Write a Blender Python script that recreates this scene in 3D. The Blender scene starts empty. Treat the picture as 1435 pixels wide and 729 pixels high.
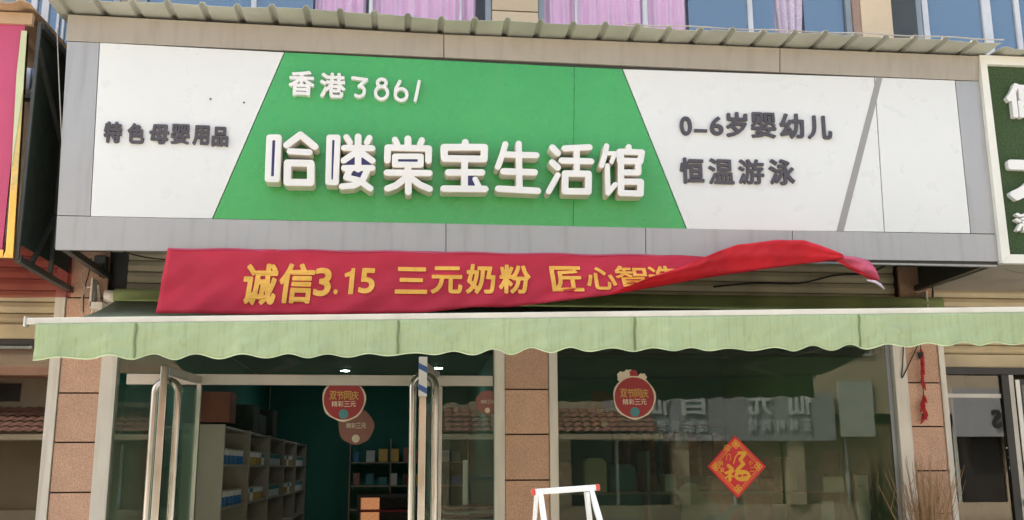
import bpy, bmesh, math, random
import numpy as np
from mathutils import Vector, Matrix
random.seed(7)
S = bpy.context.scene
COL = S.collection
# ------------------------------------------------------------------ camera
W0, H0, F0 = 1435.0, 729.0, 1400.0
PITCH, YAW, ROLL = 0.20462089, -0.10941123, 0.00393652
CAMP = Vector((-0.31080398, -8.6, 1.6))
ROT = (Matrix.Rotation(YAW, 3, 'Z') @ Matrix.Rotation(PITCH, 3, 'X') @ Matrix.Rotation(ROLL, 3, 'Y'))
cd = bpy.data.cameras.new('camera'); cam = bpy.data.objects.new('camera', cd); COL.objects.link(cam)
cd.sensor_width = 36; cd.lens = F0 * 36 / W0; cd.clip_start = 0.05; cd.clip_end = 600
r_, f_, u_ = ROT.col[0], ROT.col[1], ROT.col[2]
M = Matrix(((r_.x, u_.x, -f_.x), (r_.y, u_.y, -f_.y), (r_.z, u_.z, -f_.z))).to_4x4()
M.translation = CAMP
cam.matrix_world = M
S.camera = cam
def at(px, py, Y=0.0):
    """surveyed point: where the sight line of a photo pixel meets the wall plane y = Y"""
    d = ROT @ Vector(((px - W0 / 2) / F0, 1.0, -(py - H0 / 2) / F0))
    return CAMP + d * ((Y - CAMP.y) / d.y)
# ------------------------------------------------------------------ sky and sun
SUN_EL, SUN_AZ = math.radians(50), math.radians(-62)
wd = bpy.data.worlds.new('World'); S.world = wd; wd.use_nodes = True
wn = wd.node_tree.nodes; wl = wd.node_tree.links
sky = wn.new('ShaderNodeTexSky'); sky.sky_type = 'NISHITA'; sky.sun_disc = False
sky.sun_elevation = SUN_EL; sky.sun_rotation = SUN_AZ
sky.air_density = 0.8; sky.dust_density = 6.0; sky.ozone_density = 0.3
hz = wn.new('ShaderNodeMix'); hz.data_type = 'RGBA'; hz.blend_type = 'MULTIPLY'; hz.inputs[0].default_value = 1; hz.inputs[7].default_value = (1, 1.02, .94, 1)
wl.new(sky.outputs[0], hz.inputs[6]); wl.new(hz.outputs[2], wn['Background'].inputs[0]); wn['Background'].inputs[1].default_value = 0.15
sl = bpy.data.lights.new('sun', 'SUN'); sl.energy = 3.2; sl.angle = math.radians(0.6); sl.color = (1, .93, .84)
so = bpy.data.objects.new('sun', sl); COL.objects.link(so)
sd = Vector((math.sin(SUN_AZ) * math.cos(SUN_EL), math.cos(SUN_AZ) * math.cos(SUN_EL), math.sin(SUN_EL)))
so.rotation_euler = sd.to_track_quat('Z', 'Y').to_euler(); so.location = (0, 20, 30)
S.view_settings.view_transform = 'Standard'; S.view_settings.look = 'None'
S.view_settings.exposure = 1.86; S.view_settings.gamma = 1
S.render.engine = 'CYCLES'; S.cycles.use_denoising = True
S.cycles.max_bounces = 8; S.cycles.transparent_max_bounces = 24; S.cycles.caustics_reflective = False
# ------------------------------------------------------------------ materials
MATS = {}
def rgb(r, g, b):
    f = lambda c: (c / 255 / 12.92) if c / 255 <= .04045 else ((c / 255 + .055) / 1.055) ** 2.4
    return (f(r), f(g), f(b))
def mat(name, col, rough=.6, metal=0, var=.12, vscale=3.0, bump=.0, bscale=60, spec=.5, dirt=0, dirtcol=(.12, .10, .08),
        streak=False, trans=0, emit=None, grain=0, gscale=220, coat=0):
    m = bpy.data.materials.new(name); m.use_nodes = True; n = m.node_tree.nodes; l = m.node_tree.links
    b = n['Principled BSDF']
    b.inputs['Roughness'].default_value = rough; b.inputs['Metallic'].default_value = metal
    b.inputs['Specular IOR Level'].default_value = spec; b.inputs['Coat Weight'].default_value = coat
    tc = n.new('ShaderNodeTexCoord')
    def noise(sc, det=5, vec=None):
        t = n.new('ShaderNodeTexNoise'); t.inputs['Scale'].default_value = sc; t.inputs['Detail'].default_value = det
        l.new(vec or tc.outputs['Object'], t.inputs['Vector']); return t
    def mixc(fac, a, c, blend='MIX'):
        x = n.new('ShaderNodeMix'); x.data_type = 'RGBA'; x.blend_type = blend
        if isinstance(fac, float): x.inputs[0].default_value = fac
        else: l.new(fac, x.inputs[0])
        for k, v in ((6, a), (7, c)):
            if isinstance(v, tuple): x.inputs[k].default_value = (*v, 1)
            else: l.new(v, x.inputs[k])
        return x.outputs[2]
    def ramp(src, a, c):
        r = n.new('ShaderNodeMapRange'); r.inputs[1].default_value = a; r.inputs[2].default_value = c
        l.new(src, r.inputs[0]); return r.outputs[0]
    c = mixc(ramp(noise(vscale).outputs[0], .3, .7), tuple(x * (1 - var) for x in col), tuple(min(1, x * (1 + var)) for x in col))
    if grain:
        g = ramp(noise(gscale, 3).outputs[0], .35, .65)
        c = mixc(g, mixc(float(grain), c, (.06, .035, .025)), mixc(float(grain * .6), c, (.85, .72, .6)))
    if grain:
        oi = n.new('ShaderNodeObjectInfo'); hv = n.new('ShaderNodeHueSaturation'); mr = n.new('ShaderNodeMapRange'); mr.inputs[3].default_value = .86; mr.inputs[4].default_value = 1.10
        l.new(oi.outputs['Random'], mr.inputs[0]); l.new(mr.outputs[0], hv.inputs['Value']); l.new(c, hv.inputs['Color']); c = hv.outputs[0]
    if dirt:
        vec = None
        if streak:
            mp = n.new('ShaderNodeMapping'); mp.inputs['Scale'].default_value = (9, 9, .7) if not trans else (34, 34, 1.4)
            l.new(tc.outputs['Object'], mp.inputs[0]); vec = mp.outputs[0]
        d = ramp(noise(2.2 if not streak else 1.6, 8, vec).outputs[0], .5, .78)
        mu = n.new('ShaderNodeMath'); mu.operation = 'MULTIPLY'; mu.inputs[1].default_value = dirt; l.new(d, mu.inputs[0])
        c = mixc(mu.outputs[0], c, dirtcol)
    l.new(c, b.inputs['Base Color'])
    rr = ramp(noise(6).outputs[0], .2, .8)
    mm = n.new('ShaderNodeMapRange'); l.new(rr, mm.inputs[0]); mm.inputs[3].default_value = max(0, rough - .07); mm.inputs[4].default_value = min(1, rough + .07)
    l.new(mm.outputs[0], b.inputs['Roughness'])
    if bump:
        bp = n.new('ShaderNodeBump'); bp.inputs['Strength'].default_value = bump; bp.inputs['Distance'].default_value = .01
        l.new(noise(bscale, 4).outputs[0], bp.inputs['Height']); l.new(bp.outputs[0], b.inputs['Normal'])
    if trans:
        t = n.new('ShaderNodeBsdfTranslucent'); l.new(c, t.inputs[0]); x = n.new('ShaderNodeMixShader'); x.inputs[0].default_value = trans
        l.new(b.outputs[0], x.inputs[1]); l.new(t.outputs[0], x.inputs[2]); l.new(x.outputs[0], n['Material Output'].inputs[0])
    if emit:
        b.inputs['Emission Color'].default_value = (*emit[0], 1); b.inputs['Emission Strength'].default_value = emit[1]
    MATS[name] = m
    return m
def glass(name, tint, base=.05, refl=(1, 1, 1), rough=0.0, wob=.0, opac=0.0, ocol=(.5, .5, .5)):
    m = bpy.data.materials.new(name); m.use_nodes = True; n = m.node_tree.nodes; l = m.node_tree.links
    n.remove(n['Principled BSDF'])
    t = n.new('ShaderNodeBsdfTransparent'); t.inputs[0].default_value = (*tint, 1)
    g = n.new('ShaderNodeBsdfGlossy'); g.inputs['Roughness'].default_value = rough; g.inputs[0].default_value = (*refl, 1)
    lw = n.new('ShaderNodeLayerWeight'); lw.inputs[0].default_value = .5
    p = n.new('ShaderNodeMath'); p.operation = 'POWER'; p.inputs[1].default_value = 4.0; l.new(lw.outputs['Facing'], p.inputs[0])
    a = n.new('ShaderNodeMath'); a.operation = 'MULTIPLY_ADD'; a.inputs[1].default_value = 1 - base; a.inputs[2].default_value = base; a.use_clamp = True
    l.new(p.outputs[0], a.inputs[0])
    x = n.new('ShaderNodeMixShader'); l.new(a.outputs[0], x.inputs[0]); l.new(g.outputs[0], x.inputs[2])
    if opac:
        d = n.new('ShaderNodeBsdfDiffuse'); d.inputs[0].default_value = (*ocol, 1)
        y = n.new('ShaderNodeMixShader'); y.inputs[0].default_value = opac
        l.new(t.outputs[0], y.inputs[1]); l.new(d.outputs[0], y.inputs[2]); l.new(y.outputs[0], x.inputs[1])
    else: l.new(t.outputs[0], x.inputs[1])
    if wob:
        tc = n.new('ShaderNodeTexCoord'); no = n.new('ShaderNodeTexNoise'); no.inputs['Scale'].default_value = 1.3; no.inputs['Detail'].default_value = 1
        bp = n.new('ShaderNodeBump'); bp.inputs['Strength'].default_value = wob; bp.inputs['Distance'].default_value = .02
        l.new(tc.outputs['Object'], no.inputs[0]); l.new(no.outputs[0], bp.inputs['Height']); l.new(bp.outputs[0], g.inputs['Normal'])
    l.new(x.outputs[0], n['Material Output'].inputs[0])
    MATS[name] = m
    return m
mGrey = mat('grey_aluminium_panel', (.385, .39, .40), .34, .15, .05, 1.2, bump=.5, bscale=1.5, dirt=.25, streak=True)
mTaupe = mat('taupe_aluminium_panel', (.345, .32, .285), .36, .15, .06, 1.2, dirt=.25, streak=True)  # warmer, darker tone than the grey strips around the sign face
mWhiteP = mat('white_sign_panel', (.70, .72, .72), .30, 0, .02, .8, bump=.35, bscale=1.6, dirt=.02, streak=True, dirtcol=(.45, .42, .36))
mGreenP = mat('green_sign_panel', (.058, .37, .105), .28, 0, .07, .8, bump=.5, bscale=1.4, dirt=.12, streak=True, dirtcol=(.18, .35, .2))
mSlash = mat('grey_stripe_vinyl', (.30, .295, .29), .4, 0, .04)
mLetterW = mat('white_acrylic_letter', (.74, .74, .73), .35, 0, .03, 4, dirt=.2, dirtcol=(.45, .38, .3))
mLetterS = mat('beige_letter_edge', (.70, .63, .54), .5, 0, .08, 6)
mNavy = mat('navy_letter_inlay', (.022, .02, .10), .35)
mDark = mat('dark_plum_letter', (.066, .060, .072), .4, 0, .1)
mBack = mat('sign_backing', (.05, .05, .05), .7)
mLip = mat('corrugated_roof_sheet', (.44, .445, .395), .5, .1, .14, 1.5, dirt=.4, streak=False)
mSlat = mat('cream_shutter_slat', (.50, .415, .27), .5, 0, .10, 2, dirt=.3)
mSlatO = mat('dusty_olive_shutter_slat', (.48, .43, .31), .55, 0, .12, 2, dirt=.4)
mStone = mat('pink_granite', (.62, .37, .25), .6, 0, .08, 5, grain=.28, gscale=90, bump=.15, bscale=90)
mStoneD = mat('weathered_pink_stone', (.33, .215, .165), .65, 0, .12, 4, grain=.2, gscale=110)
mPale = mat('cream_stone', (.62, .49, .33), .55, 0, .06, 3, grain=.06)
mJoint = mat('dark_joint', (.05, .03, .025), .8)
mTrim = mat('dusty_white_trim', (.70, .665, .60), .5, 0, .06, 3, dirt=.3, streak=True)
mWall = mat('plaster_wall', (.42, .36, .28), .8, 0, .1, 1)
mAwn = mat('green_awning_cloth', (.44, .56, .34), .75, 0, .10, 1.6, bump=.3, bscale=180, dirt=.38, dirtcol=(.24, .28, .16), trans=.28, streak=True)
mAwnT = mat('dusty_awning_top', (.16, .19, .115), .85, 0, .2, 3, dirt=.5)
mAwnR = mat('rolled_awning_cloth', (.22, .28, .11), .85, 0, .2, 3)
mSeam = mat('awning_seam_thread', (.16, .22, .11), .8)
mHem = mat('pale_awning_hem', (.48, .59, .38), .8)
mBar = mat('dusty_white_bar', (.60, .60, .55), .4, .1, .06, 3, dirt=.5, dirtcol=(.25, .24, .2))
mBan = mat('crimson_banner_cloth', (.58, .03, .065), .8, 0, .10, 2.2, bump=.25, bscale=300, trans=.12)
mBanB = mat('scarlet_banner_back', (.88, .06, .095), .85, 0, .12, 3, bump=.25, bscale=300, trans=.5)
mBanP = mat('pink_banner_tail', (.86, .17, .30), .5, 0, .2, 9, trans=.3)
mBanT = mat('orange_yellow_print', (.86, .47, .08), .6, 0, .08, 30)
mSteel = mat('brushed_steel', (.50, .475, .43), .42, .7, .08, 4)
mChrome = mat('polished_steel', (.50, .49, .47), .2, 1, .05, 4)
mTape = mat('white_tape', (.62, .64, .66), .5); mTapeB = mat('blue_tape', (.05, .11, .32), .5)
mGlass = glass('shop_glass', (.80, .90, .85), .03, opac=.02, ocol=(.4, .42, .38))  # slight pale diffuse share puts haze into the pane
mGlassW = glass('film_tinted_shop_glass', (.62, .70, .63), .04, opac=.02, ocol=(.44, .48, .40))  # same haze put into the colour to lift the darks inside
mGlassL = glass('dark_neighbour_glass', (.40, .42, .42), .10)
mGlassB = glass('blue_upper_glass', (.36, .52, .68), .16, refl=(.80, .90, .97), wob=.05, opac=.42, ocol=(.24, .34, .44))  # diffuse blue-grey share puts pale haze into the pane colour
mGlassC = glass('clear_upper_glass', (.99, .99, .99), .03, wob=.05)
mFrameU = mat('blue_grey_window_frame', (.27, .31, .34), .45, .2, .1)
mFrameW = mat('white_window_frame', (.62, .63, .66), .45)
mPink = mat('pink_curtain', (.93, .60, .84), .85, 0, .05, 5, trans=.08)
mLace = mat('pale_lilac_lace', (.90, .74, .86), .9, 0, .15, 40, trans=.1)
mMag = mat('magenta_sign_face', (.48, .065, .15), .4, 0, .10, .9)
mRed = mat('red_lamp_face', (.70, .05, .09), .4)
mGold = mat('polished_gold_frame', (.80, .50, .17), .12, 1, .1, 3, bump=.5, bscale=3.5)
mPaleG = mat('pale_green_protective_film', (.52, .56, .34), .4, 0, .1)
mTan = mat('tan_roof_sheet', (.44, .31, .20), .55, 0, .1)
mStrut = mat('black_painted_steel', (.07, .075, .07), .45, .3, .2)
mDarkG = mat('dark_green_netting', (.025, .04, .028), .8, 0, .3, 8)
mTurf = mat('artificial_turf', (.045, .085, .03), .9, 0, .35, 60, bump=1.0, bscale=160)
mWhiteF = mat('white_sign_frame', (.74, .74, .68), .4, 0, .05)
mSoff = mat('grey_soffit_board', (.40, .37, .32), .7, 0, .12, 1.2, dirt=.4)
mRedSheer = glass('sheer_red_cloth', (.74, .40, .38), .02, opac=.28, ocol=(.34, .08, .09))
mTeal = mat('teal_interior_paint', (.035, .22, .18), .7, 0, .08, 1)
mGrnI = mat('green_interior_paint', (.24, .42, .18), .7, 0, .06, 1)
mShelf = mat('cream_shelf_board', (.33, .31, .26), .5, 0, .05)
mRust = mat('rust_red_carton', (.15, .05, .03), .7, 0, .15)
mBlueC = mat('blue_can_label', (.03, .16, .42), .35); mWhiteC = mat('white_can_label', (.62, .64, .66), .4); mGoldC = mat('gold_can_label', (.45, .31, .10), .35, .4)
mLampE = mat('lit_downlight', (1, 1, 1), .5, emit=((1, .97, .9), 34))
mCase = mat('lit_case_back', (.8, .45, .18), .6, emit=((1, .42, .18), .12), var=.5, vscale=18)
mStRed = mat('sticker_red', (.30, .022, .028), .5); mStGold = mat('sticker_gold', (.50, .30, .07), .5); mStCream = mat('sticker_cream', (.62, .55, .42), .6)
mStGrey = mat('sticker_faded', (.24, .10, .08), .6); mStTeal = mat('sticker_teal', (.06, .22, .24), .6)
mFuR = mat('poster_red', (.66, .015, .03), .5); mFuO = mat('poster_orange', (.85, .20, .05), .5); mFuG = mat('poster_gold', (.80, .42, .03), .5)
mLad = mat('white_painted_aluminium', (.72, .76, .80), .35, .1, .05); mLadC = mat('red_plastic_cap', (.55, .07, .05), .4)
mTwig = mat('dry_brown_twig', (.42, .27, .15), .8); mChili = mat('red_chilli', (.42, .015, .02), .4); mCord = mat('dark_cord', (.03, .025, .025), .8)
mWire = mat('grey_wire', (.38, .35, .32), .6)
mAsph = mat('concrete_road', (.30, .285, .255), .9, 0, .2, 2, bump=.4); mPave = mat('pavement_concrete', (.42, .40, .35), .85, 0, .12, 1.5, bump=.2)
mGround = mat('dusty_ground', (.22, .20, .16), .9, 0, .2, .3)
mLine = mat('road_paint', (.7, .7, .66), .7)
mTile = mat('brown_roof_tile', (.24, .12, .09), .6, 0, .2, 4); mOppW = mat('cream_render', (.46, .38, .27), .8, 0, .1, 1); mOppG = mat('grey_sign_face', (.33, .34, .36), .5, 0, .04)
mOppS = mat('tan_shutter', (.34, .26, .16), .6, 0, .1); mOppD = mat('dark_shop_interior', (.03, .028, .026), .8); mOppL = mat('white_board', (.48, .51, .47), .6)
mSal = mat('salmon_balcony', (.55, .30, .20), .7)
mBlk = mat('black_frame', (.03, .03, .032), .4, .2); mSilv = mat('silver_frame', (.42, .42, .40), .35, .5); mPaper = mat('paper_notice', (.42, .42, .38), .7); mPink2 = mat('pink_baby_cloth', (.42, .20, .17), .8, 0, .3, 12)
mTile2 = mat('white_interior_tile', (.30, .36, .30), .4)
# ------------------------------------------------------------------ mesh helpers
ORG = {}
def tag(o, label=None, cat=None, group=None, kind=None):
    if label: o['label'] = label
    if cat: o['category'] = cat
    if group: o['group'] = group
    if kind: o['kind'] = kind
    return o
def empty(name, loc, label, cat, group=None):
    o = bpy.data.objects.new(name, None); COL.objects.link(o); o.location = loc; o.empty_display_size = .1
    ORG[o.name] = Vector(loc); return tag(o, label, cat, group)
class MB:
    def __init__(s): s.v = []; s.f = []
    def add(s, v, f):
        k = len(s.v); s.v += [tuple(p) for p in v]; s.f += [tuple(i + k for i in q) for q in f]; return s
    def box(s, x0, x1, y0, y1, z0, z1):
        v = [(x, y, z) for x in (x0, x1) for y in (y0, y1) for z in (z0, z1)]
        return s.add(v, [(0, 1, 3, 2), (4, 6, 7, 5), (0, 4, 5, 1), (2, 3, 7, 6), (0, 2, 6, 4), (1, 5, 7, 3)])
    def prism(s, poly, y0, y1):
        n = len(poly); v = [(p[0], y0, p[1]) for p in poly] + [(p[0], y1, p[1]) for p in poly]
        return s.add(v, [tuple(range(n)), tuple(range(2 * n - 1, n - 1, -1))] + [(i, i + n, (i + 1) % n + n, (i + 1) % n) for i in range(n)])
    def bar(s, a, b, w, h=None):
        a, b = Vector(a), Vector(b); h = h or w; d = (b - a).normalized()
        up = Vector((0, 0, 1)) if abs(d.z) < .9 else Vector((0, 1, 0)); r = d.cross(up).normalized(); u = r.cross(d)
        v = [p + r * i * w / 2 + u * j * h / 2 for p in (a, b) for i, j in ((-1, -1), (1, -1), (1, 1), (-1, 1))]
        return s.add(v, [(3, 2, 1, 0), (4, 5, 6, 7)] + [(i, (i + 1) % 4, (i + 1) % 4 + 4, i + 4) for i in range(4)])
    def tube(s, pts, r, n=8):
        pts = [Vector(p) for p in pts]; rs = r if isinstance(r, (list, tuple)) else [r] * len(pts)
        v = []; m = len(pts); pr = None
        for i, p in enumerate(pts):
            d = (pts[min(i + 1, m - 1)] - pts[max(i - 1, 0)]).normalized()
            if pr is None:
                pr = d.orthogonal().normalized()
            pr = (pr - d * pr.dot(d)).normalized(); q = d.cross(pr)
            v += [p + (pr * math.cos(2 * math.pi * k / n) + q * math.sin(2 * math.pi * k / n)) * rs[i] for k in range(n)]
        f = [(i * n + k, i * n + (k + 1) % n, (i + 1) * n + (k + 1) % n, (i + 1) * n + k) for i in range(m - 1) for k in range(n)]
        return s.add(v, f + [tuple(range(n - 1, -1, -1)), tuple((m - 1) * n + k for k in range(n))])
    def grid(s, fn, nu, nv):
        v = [fn(i / nu, j / nv) for j in range(nv + 1) for i in range(nu + 1)]
        return s.add(v, [(j * (nu + 1) + i, j * (nu + 1) + i + 1, (j + 1) * (nu + 1) + i + 1, (j + 1) * (nu + 1) + i) for j in range(nv) for i in range(nu)])
    def build(s, name, m, parent=None, smooth=False, solid=0, bevel=0):
        me = bpy.data.meshes.new(name)
        if parent is not None: o0 = ORG[parent.name]
        else:
            a = np.array(s.v); o0 = Vector(((a[:, 0].min() + a[:, 0].max()) / 2, (a[:, 1].min() + a[:, 1].max()) / 2, a[:, 2].min()))
        me.from_pydata([tuple(Vector(p) - o0) for p in s.v], [], s.f)
        me.materials.append(m)
        if smooth: me.shade_smooth()
        me.update()
        o = bpy.data.objects.new(name, me); COL.objects.link(o); ORG[o.name] = o0
        if parent is not None: o.parent = parent
        else: o.location = o0
        if solid:
            q = o.modifiers.new('thick', 'SOLIDIFY'); q.thickness = solid
        if bevel:
            q = o.modifiers.new('bevel', 'BEVEL'); q.width = bevel; q.segments = 2; q.limit_method = 'ANGLE'
        return o
def bx(name, m, p, x0, x1, y0, y1, z0, z1, bevel=0): return MB().box(x0, x1, y0, y1, z0, z1).build(name, m, p, bevel=bevel)
def frame_mb(x0, x1, y0, y1, z0, z1, w):
    m = MB(); m.box(x0, x1, y0, y1, z1 - w, z1); m.box(x0, x1, y0, y1, z0, z0 + w)
    m.box(x0, x0 + w, y0, y1, z0 + w, z1 - w); m.box(x1 - w, x1, y0, y1, z0 + w, z1 - w); return m
def tree_copy(o, off, parent=None):
    c = o.copy(); COL.objects.link(c); c.parent = parent
    ORG[c.name] = ORG[o.name] + off
    if parent is None: c.location = o.location + off
    for ch in list(o.children): tree_copy(ch, off, c)
    return c
# ------------------------------------------------------------------ lettering
_gl = {}
def glyph_tris(ch):
    if ch in _gl: return _gl[ch]
    cu = bpy.data.curves.new('t', 'FONT'); cu.body = ch; cu.resolution_u = 4
    o = bpy.data.objects.new('t', cu); COL.objects.link(o)
    me = bpy.data.meshes.new_from_object(o.evaluated_get(bpy.context.evaluated_depsgraph_get()))
    v = np.array([p.co[:2] for p in me.vertices]); f = [tuple(p.vertices) for p in me.polygons]
    bpy.data.objects.remove(o); bpy.data.curves.remove(cu)
    cnt = {}
    for q in f:
        for a, b in zip(q, q[1:] + q[:1]):
            k = (min(a, b), max(a, b)); cnt[k] = cnt.get(k, 0) + 1
    seg = np.array([(v[a], v[b]) for (a, b), c in cnt.items() if c == 1])
    _gl[ch] = (v, f, seg); return _gl[ch]
def seg_dist(P, seg):
    a, b = seg[:, 0], seg[:, 1]; d = b - a; L = (d * d).sum(1) + 1e-12
    out = np.full(len(P), 1e9)
    for i in range(0, len(P), 2000):
        p = P[i:i + 2000, None, :]; t = np.clip(((p - a) * d).sum(2) / L, 0, 1)
        out[i:i + 2000] = np.sqrt(((p - a - t[..., None] * d) ** 2).sum(2)).min(1)
    return out
def inside(P, seg):
    a, b = seg[:, 0], seg[:, 1]; r = np.zeros(len(P), bool)
    for i in range(0, len(P), 2000):
        p = P[i:i + 2000]; y = p[:, 1:2]; c = (a[:, 1] > y) != (b[:, 1] > y)
        xi = a[:, 0] + (y - a[:, 1]) * (b[:, 0] - a[:, 0]) / (b[:, 1] - a[:, 1] + 1e-15)
        r[i:i + 2000] = ((c & (p[:, 0:1] < xi)).sum(1) % 2) == 1
    return r
def contours(Fv, xs, ys):
    """closed outlines of Fv < 0"""
    ny, nx = Fv.shape; nxt = {}; pt = {}
    def cross(i, j, k, l_):
        key = ((i, j), (k, l_)) if (i, j) < (k, l_) else ((k, l_), (i, j))
        if key not in pt:
            a, b = Fv[j, i], Fv[l_, k]; t = a / (a - b); pt[key] = (xs[i] + t * (xs[k] - xs[i]), ys[j] + t * (ys[l_] - ys[j]))
        return key
    ins = Fv < 0
    cells = np.argwhere((ins[:-1, :-1].astype(int) + ins[1:, :-1] + ins[:-1, 1:] + ins[1:, 1:]) % 4 != 0)
    for j, i in cells:
        j, i = int(j), int(i); c = [(i, j), (i + 1, j), (i + 1, j + 1), (i, j + 1)]; s = [bool(ins[q[1], q[0]]) for q in c]
        outs = []; inn = []
        for k in range(4):
            a, b = c[k], c[(k + 1) % 4]
            if s[k] and not s[(k + 1) % 4]: outs.append(cross(*a, *b))
            if not s[k] and s[(k + 1) % 4]: inn.append((k, cross(*a, *b)))
        if len(outs) == 1: nxt[outs[0]] = inn[0][1]
        else:
            ks = [k for k in range(4) if s[k] and not s[(k + 1) % 4]]
            for q, k in enumerate(ks):
                nxt[outs[q]] = [e for kk, e in inn if kk == (k - 1) % 4][0] if any(kk == (k - 1) % 4 for kk, _ in inn) else inn[q][1]
    loops = []; left = set(nxt)
    while left:
        st = left.pop(); L = [st]; k = nxt[st]
        while k != st and k in left:
            left.discard(k); L.append(k); k = nxt[k]
        if len(L) > 5: loops.append([pt[q] for q in L])
    return loops
def simplify(L, tol):
    L = [np.array(p) for p in L]; k = len(L)
    keep = [L[0]]; i = 0
    while i < k:
        j = i + 1
        while j + 1 <= k and j - i < 12:
            a, b = L[i], L[(j + 1) % k]; d = b - a; n = np.hypot(*d) + 1e-12
            if max(abs(d[0] * (L[q % k] - a)[1] - d[1] * (L[q % k] - a)[0]) / n for q in range(i + 1, j + 1)) > tol: break
            j += 1
        if j >= k: break
        keep.append(L[j]); i = j
    return keep
def loops_mesh(name, loops, Y, depth, m, parent, bevel=0.0, side=None):
    """outlines in (x, z) world coordinates -> solid letter whose front is at y = Y and back at Y + depth"""
    cu = bpy.data.curves.new('c', 'CURVE'); cu.dimensions = '2D'; cu.fill_mode = 'BOTH'; cu.extrude = max(depth / 2 - bevel, .0004); cu.bevel_depth = bevel; cu.bevel_resolution = 1; cu.offset = -bevel
    for L in loops:
        if len(L) < 3: continue
        sp = cu.splines.new('POLY'); sp.points.add(len(L) - 1); sp.use_cyclic_u = True
        for k, p in enumerate(L): sp.points[k].co = (p[0], p[1], 0, 1)
    o = bpy.data.objects.new('c', cu); COL.objects.link(o)
    me = bpy.data.meshes.new_from_object(o.evaluated_get(bpy.context.evaluated_depsgraph_get()))
    bpy.data.objects.remove(o); bpy.data.curves.remove(cu)
    mb = MB(); mb.add([(p.co.x, Y + depth / 2 - p.co.z, p.co.y) for p in me.vertices], [tuple(p.vertices) for p in me.polygons])
    bpy.data.meshes.remove(me)
    ob = mb.build(name, m, parent)
    if side:
        ob.data.materials.append(side)
        for p in ob.data.polygons:
            if abs(p.normal.y) < .6: p.material_index = 1
    return ob
def px_rect(b, Y):
    cx, cy = (b[0] + b[2]) / 2, (b[1] + b[3]) / 2
    return at(b[0], cy, Y).x, at(b[2], cy, Y).x, at(cx, b[3], Y).z, at(cx, b[1], Y).z
def char_loops(ch, rect, bold, res=70, shear=0, flip=False):
    """outline of a character, boldened, fitted into the rectangle x0, x1, z0, z1"""
    v, f, seg = glyph_tris(ch); seg = seg.copy()
    x0, x1, z0, z1 = rect; e = bold * (z1 - z0)
    lo = seg.reshape(-1, 2).min(0); hi = seg.reshape(-1, 2).max(0)
    sx = (x1 - x0 - 2 * e) / max(hi[0] - lo[0], 1e-6); sz = (z1 - z0 - 2 * e) / max(hi[1] - lo[1], 1e-6)
    seg = (seg - lo) * (sx, sz) + (x0 + e, z0 + e)
    if flip: seg[..., 0] = x0 + x1 - seg[..., 0]
    if shear: seg[..., 0] += (seg[..., 1] - (z0 + z1) / 2) * shear
    pad = e + .004; lo = seg.reshape(-1, 2).min(0) - pad; hi = seg.reshape(-1, 2).max(0) + pad
    xs = np.linspace(lo[0], hi[0], res); ys = np.linspace(lo[1], hi[1], res); X, Z = np.meshgrid(xs, ys); P = np.stack([X.ravel(), Z.ravel()], 1)
    D = seg_dist(P, seg); D[inside(P, seg)] *= -1
    return [simplify(L, (z1 - z0) * .004) for L in contours((D - e).reshape(res, res) + 1e-9, xs, ys)]
def stroke_loops(strokes, res=110):
    """strokes: list of (points in (x, z), radius)"""
    pts = np.concatenate([np.array(p) for p, r in strokes]); R = max(r for p, r in strokes)
    lo = pts.min(0) - R * 1.3; hi = pts.max(0) + R * 1.3
    n2 = int(res * (hi[1] - lo[1]) / (hi[0] - lo[0])) + 2
    xs = np.linspace(lo[0], hi[0], res); ys = np.linspace(lo[1], hi[1], n2); X, Z = np.meshgrid(xs, ys); P = np.stack([X.ravel(), Z.ravel()], 1)
    D = np.full(len(P), 1e9)
    for p, r in strokes:
        p = np.array(p); seg = np.stack([p[:-1], p[1:]], 1); D = np.minimum(D, seg_dist(P, seg) - r)
    return [simplify(L, R * .03) for L in contours(D.reshape(n2, res) + 1e-9, xs, ys)]
def put_char(name, ch, box, Y, depth, m, parent, bold=.02, res=70, shear=0):
    return loops_mesh(name, char_loops(ch, px_rect(box, Y), bold, res, shear), Y, depth, m, parent)
def text_rect(name, txt, rect, Y, depth, m, parent, bold=.015, gap=.1, res=36, flip=False):
    """a row of small characters as one flat print"""
    x0, x1, z0, z1 = rect; n = len(txt); w = (x1 - x0) / (n + (n - 1) * gap); loops = []
    for k, ch in enumerate(txt):
        if ch == ' ': continue
        a = x0 + k * w * (1 + gap); loops += char_loops(ch, (a, a + w, z0, z1), bold, res)
    return loops_mesh(name, loops, Y, depth, m, parent)
# ================================================================== SETTING
tag(MB().box(-150, 150, -150, 60, -.35, -.12).build('ground', mGround), kind='structure')
tag(MB().box(-60, 60, -13.4, -5.0, -.11, .0).build('road', mAsph), kind='structure')
tag(MB().box(-60, 60, -4.99, -.05, -.11, .12).build('pavement', mPave), kind='structure')
tag(MB().box(-60, 60, -17.9, -13.41, -.11, .12).build('pavement', mPave), kind='structure')
lm = MB()
for k in range(-12, 13): lm.box(k * 5, k * 5 + 2.2, -9.3, -9.18, .0, .004)
tag(lm.build('road_marking', mLine), kind='structure')
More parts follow.
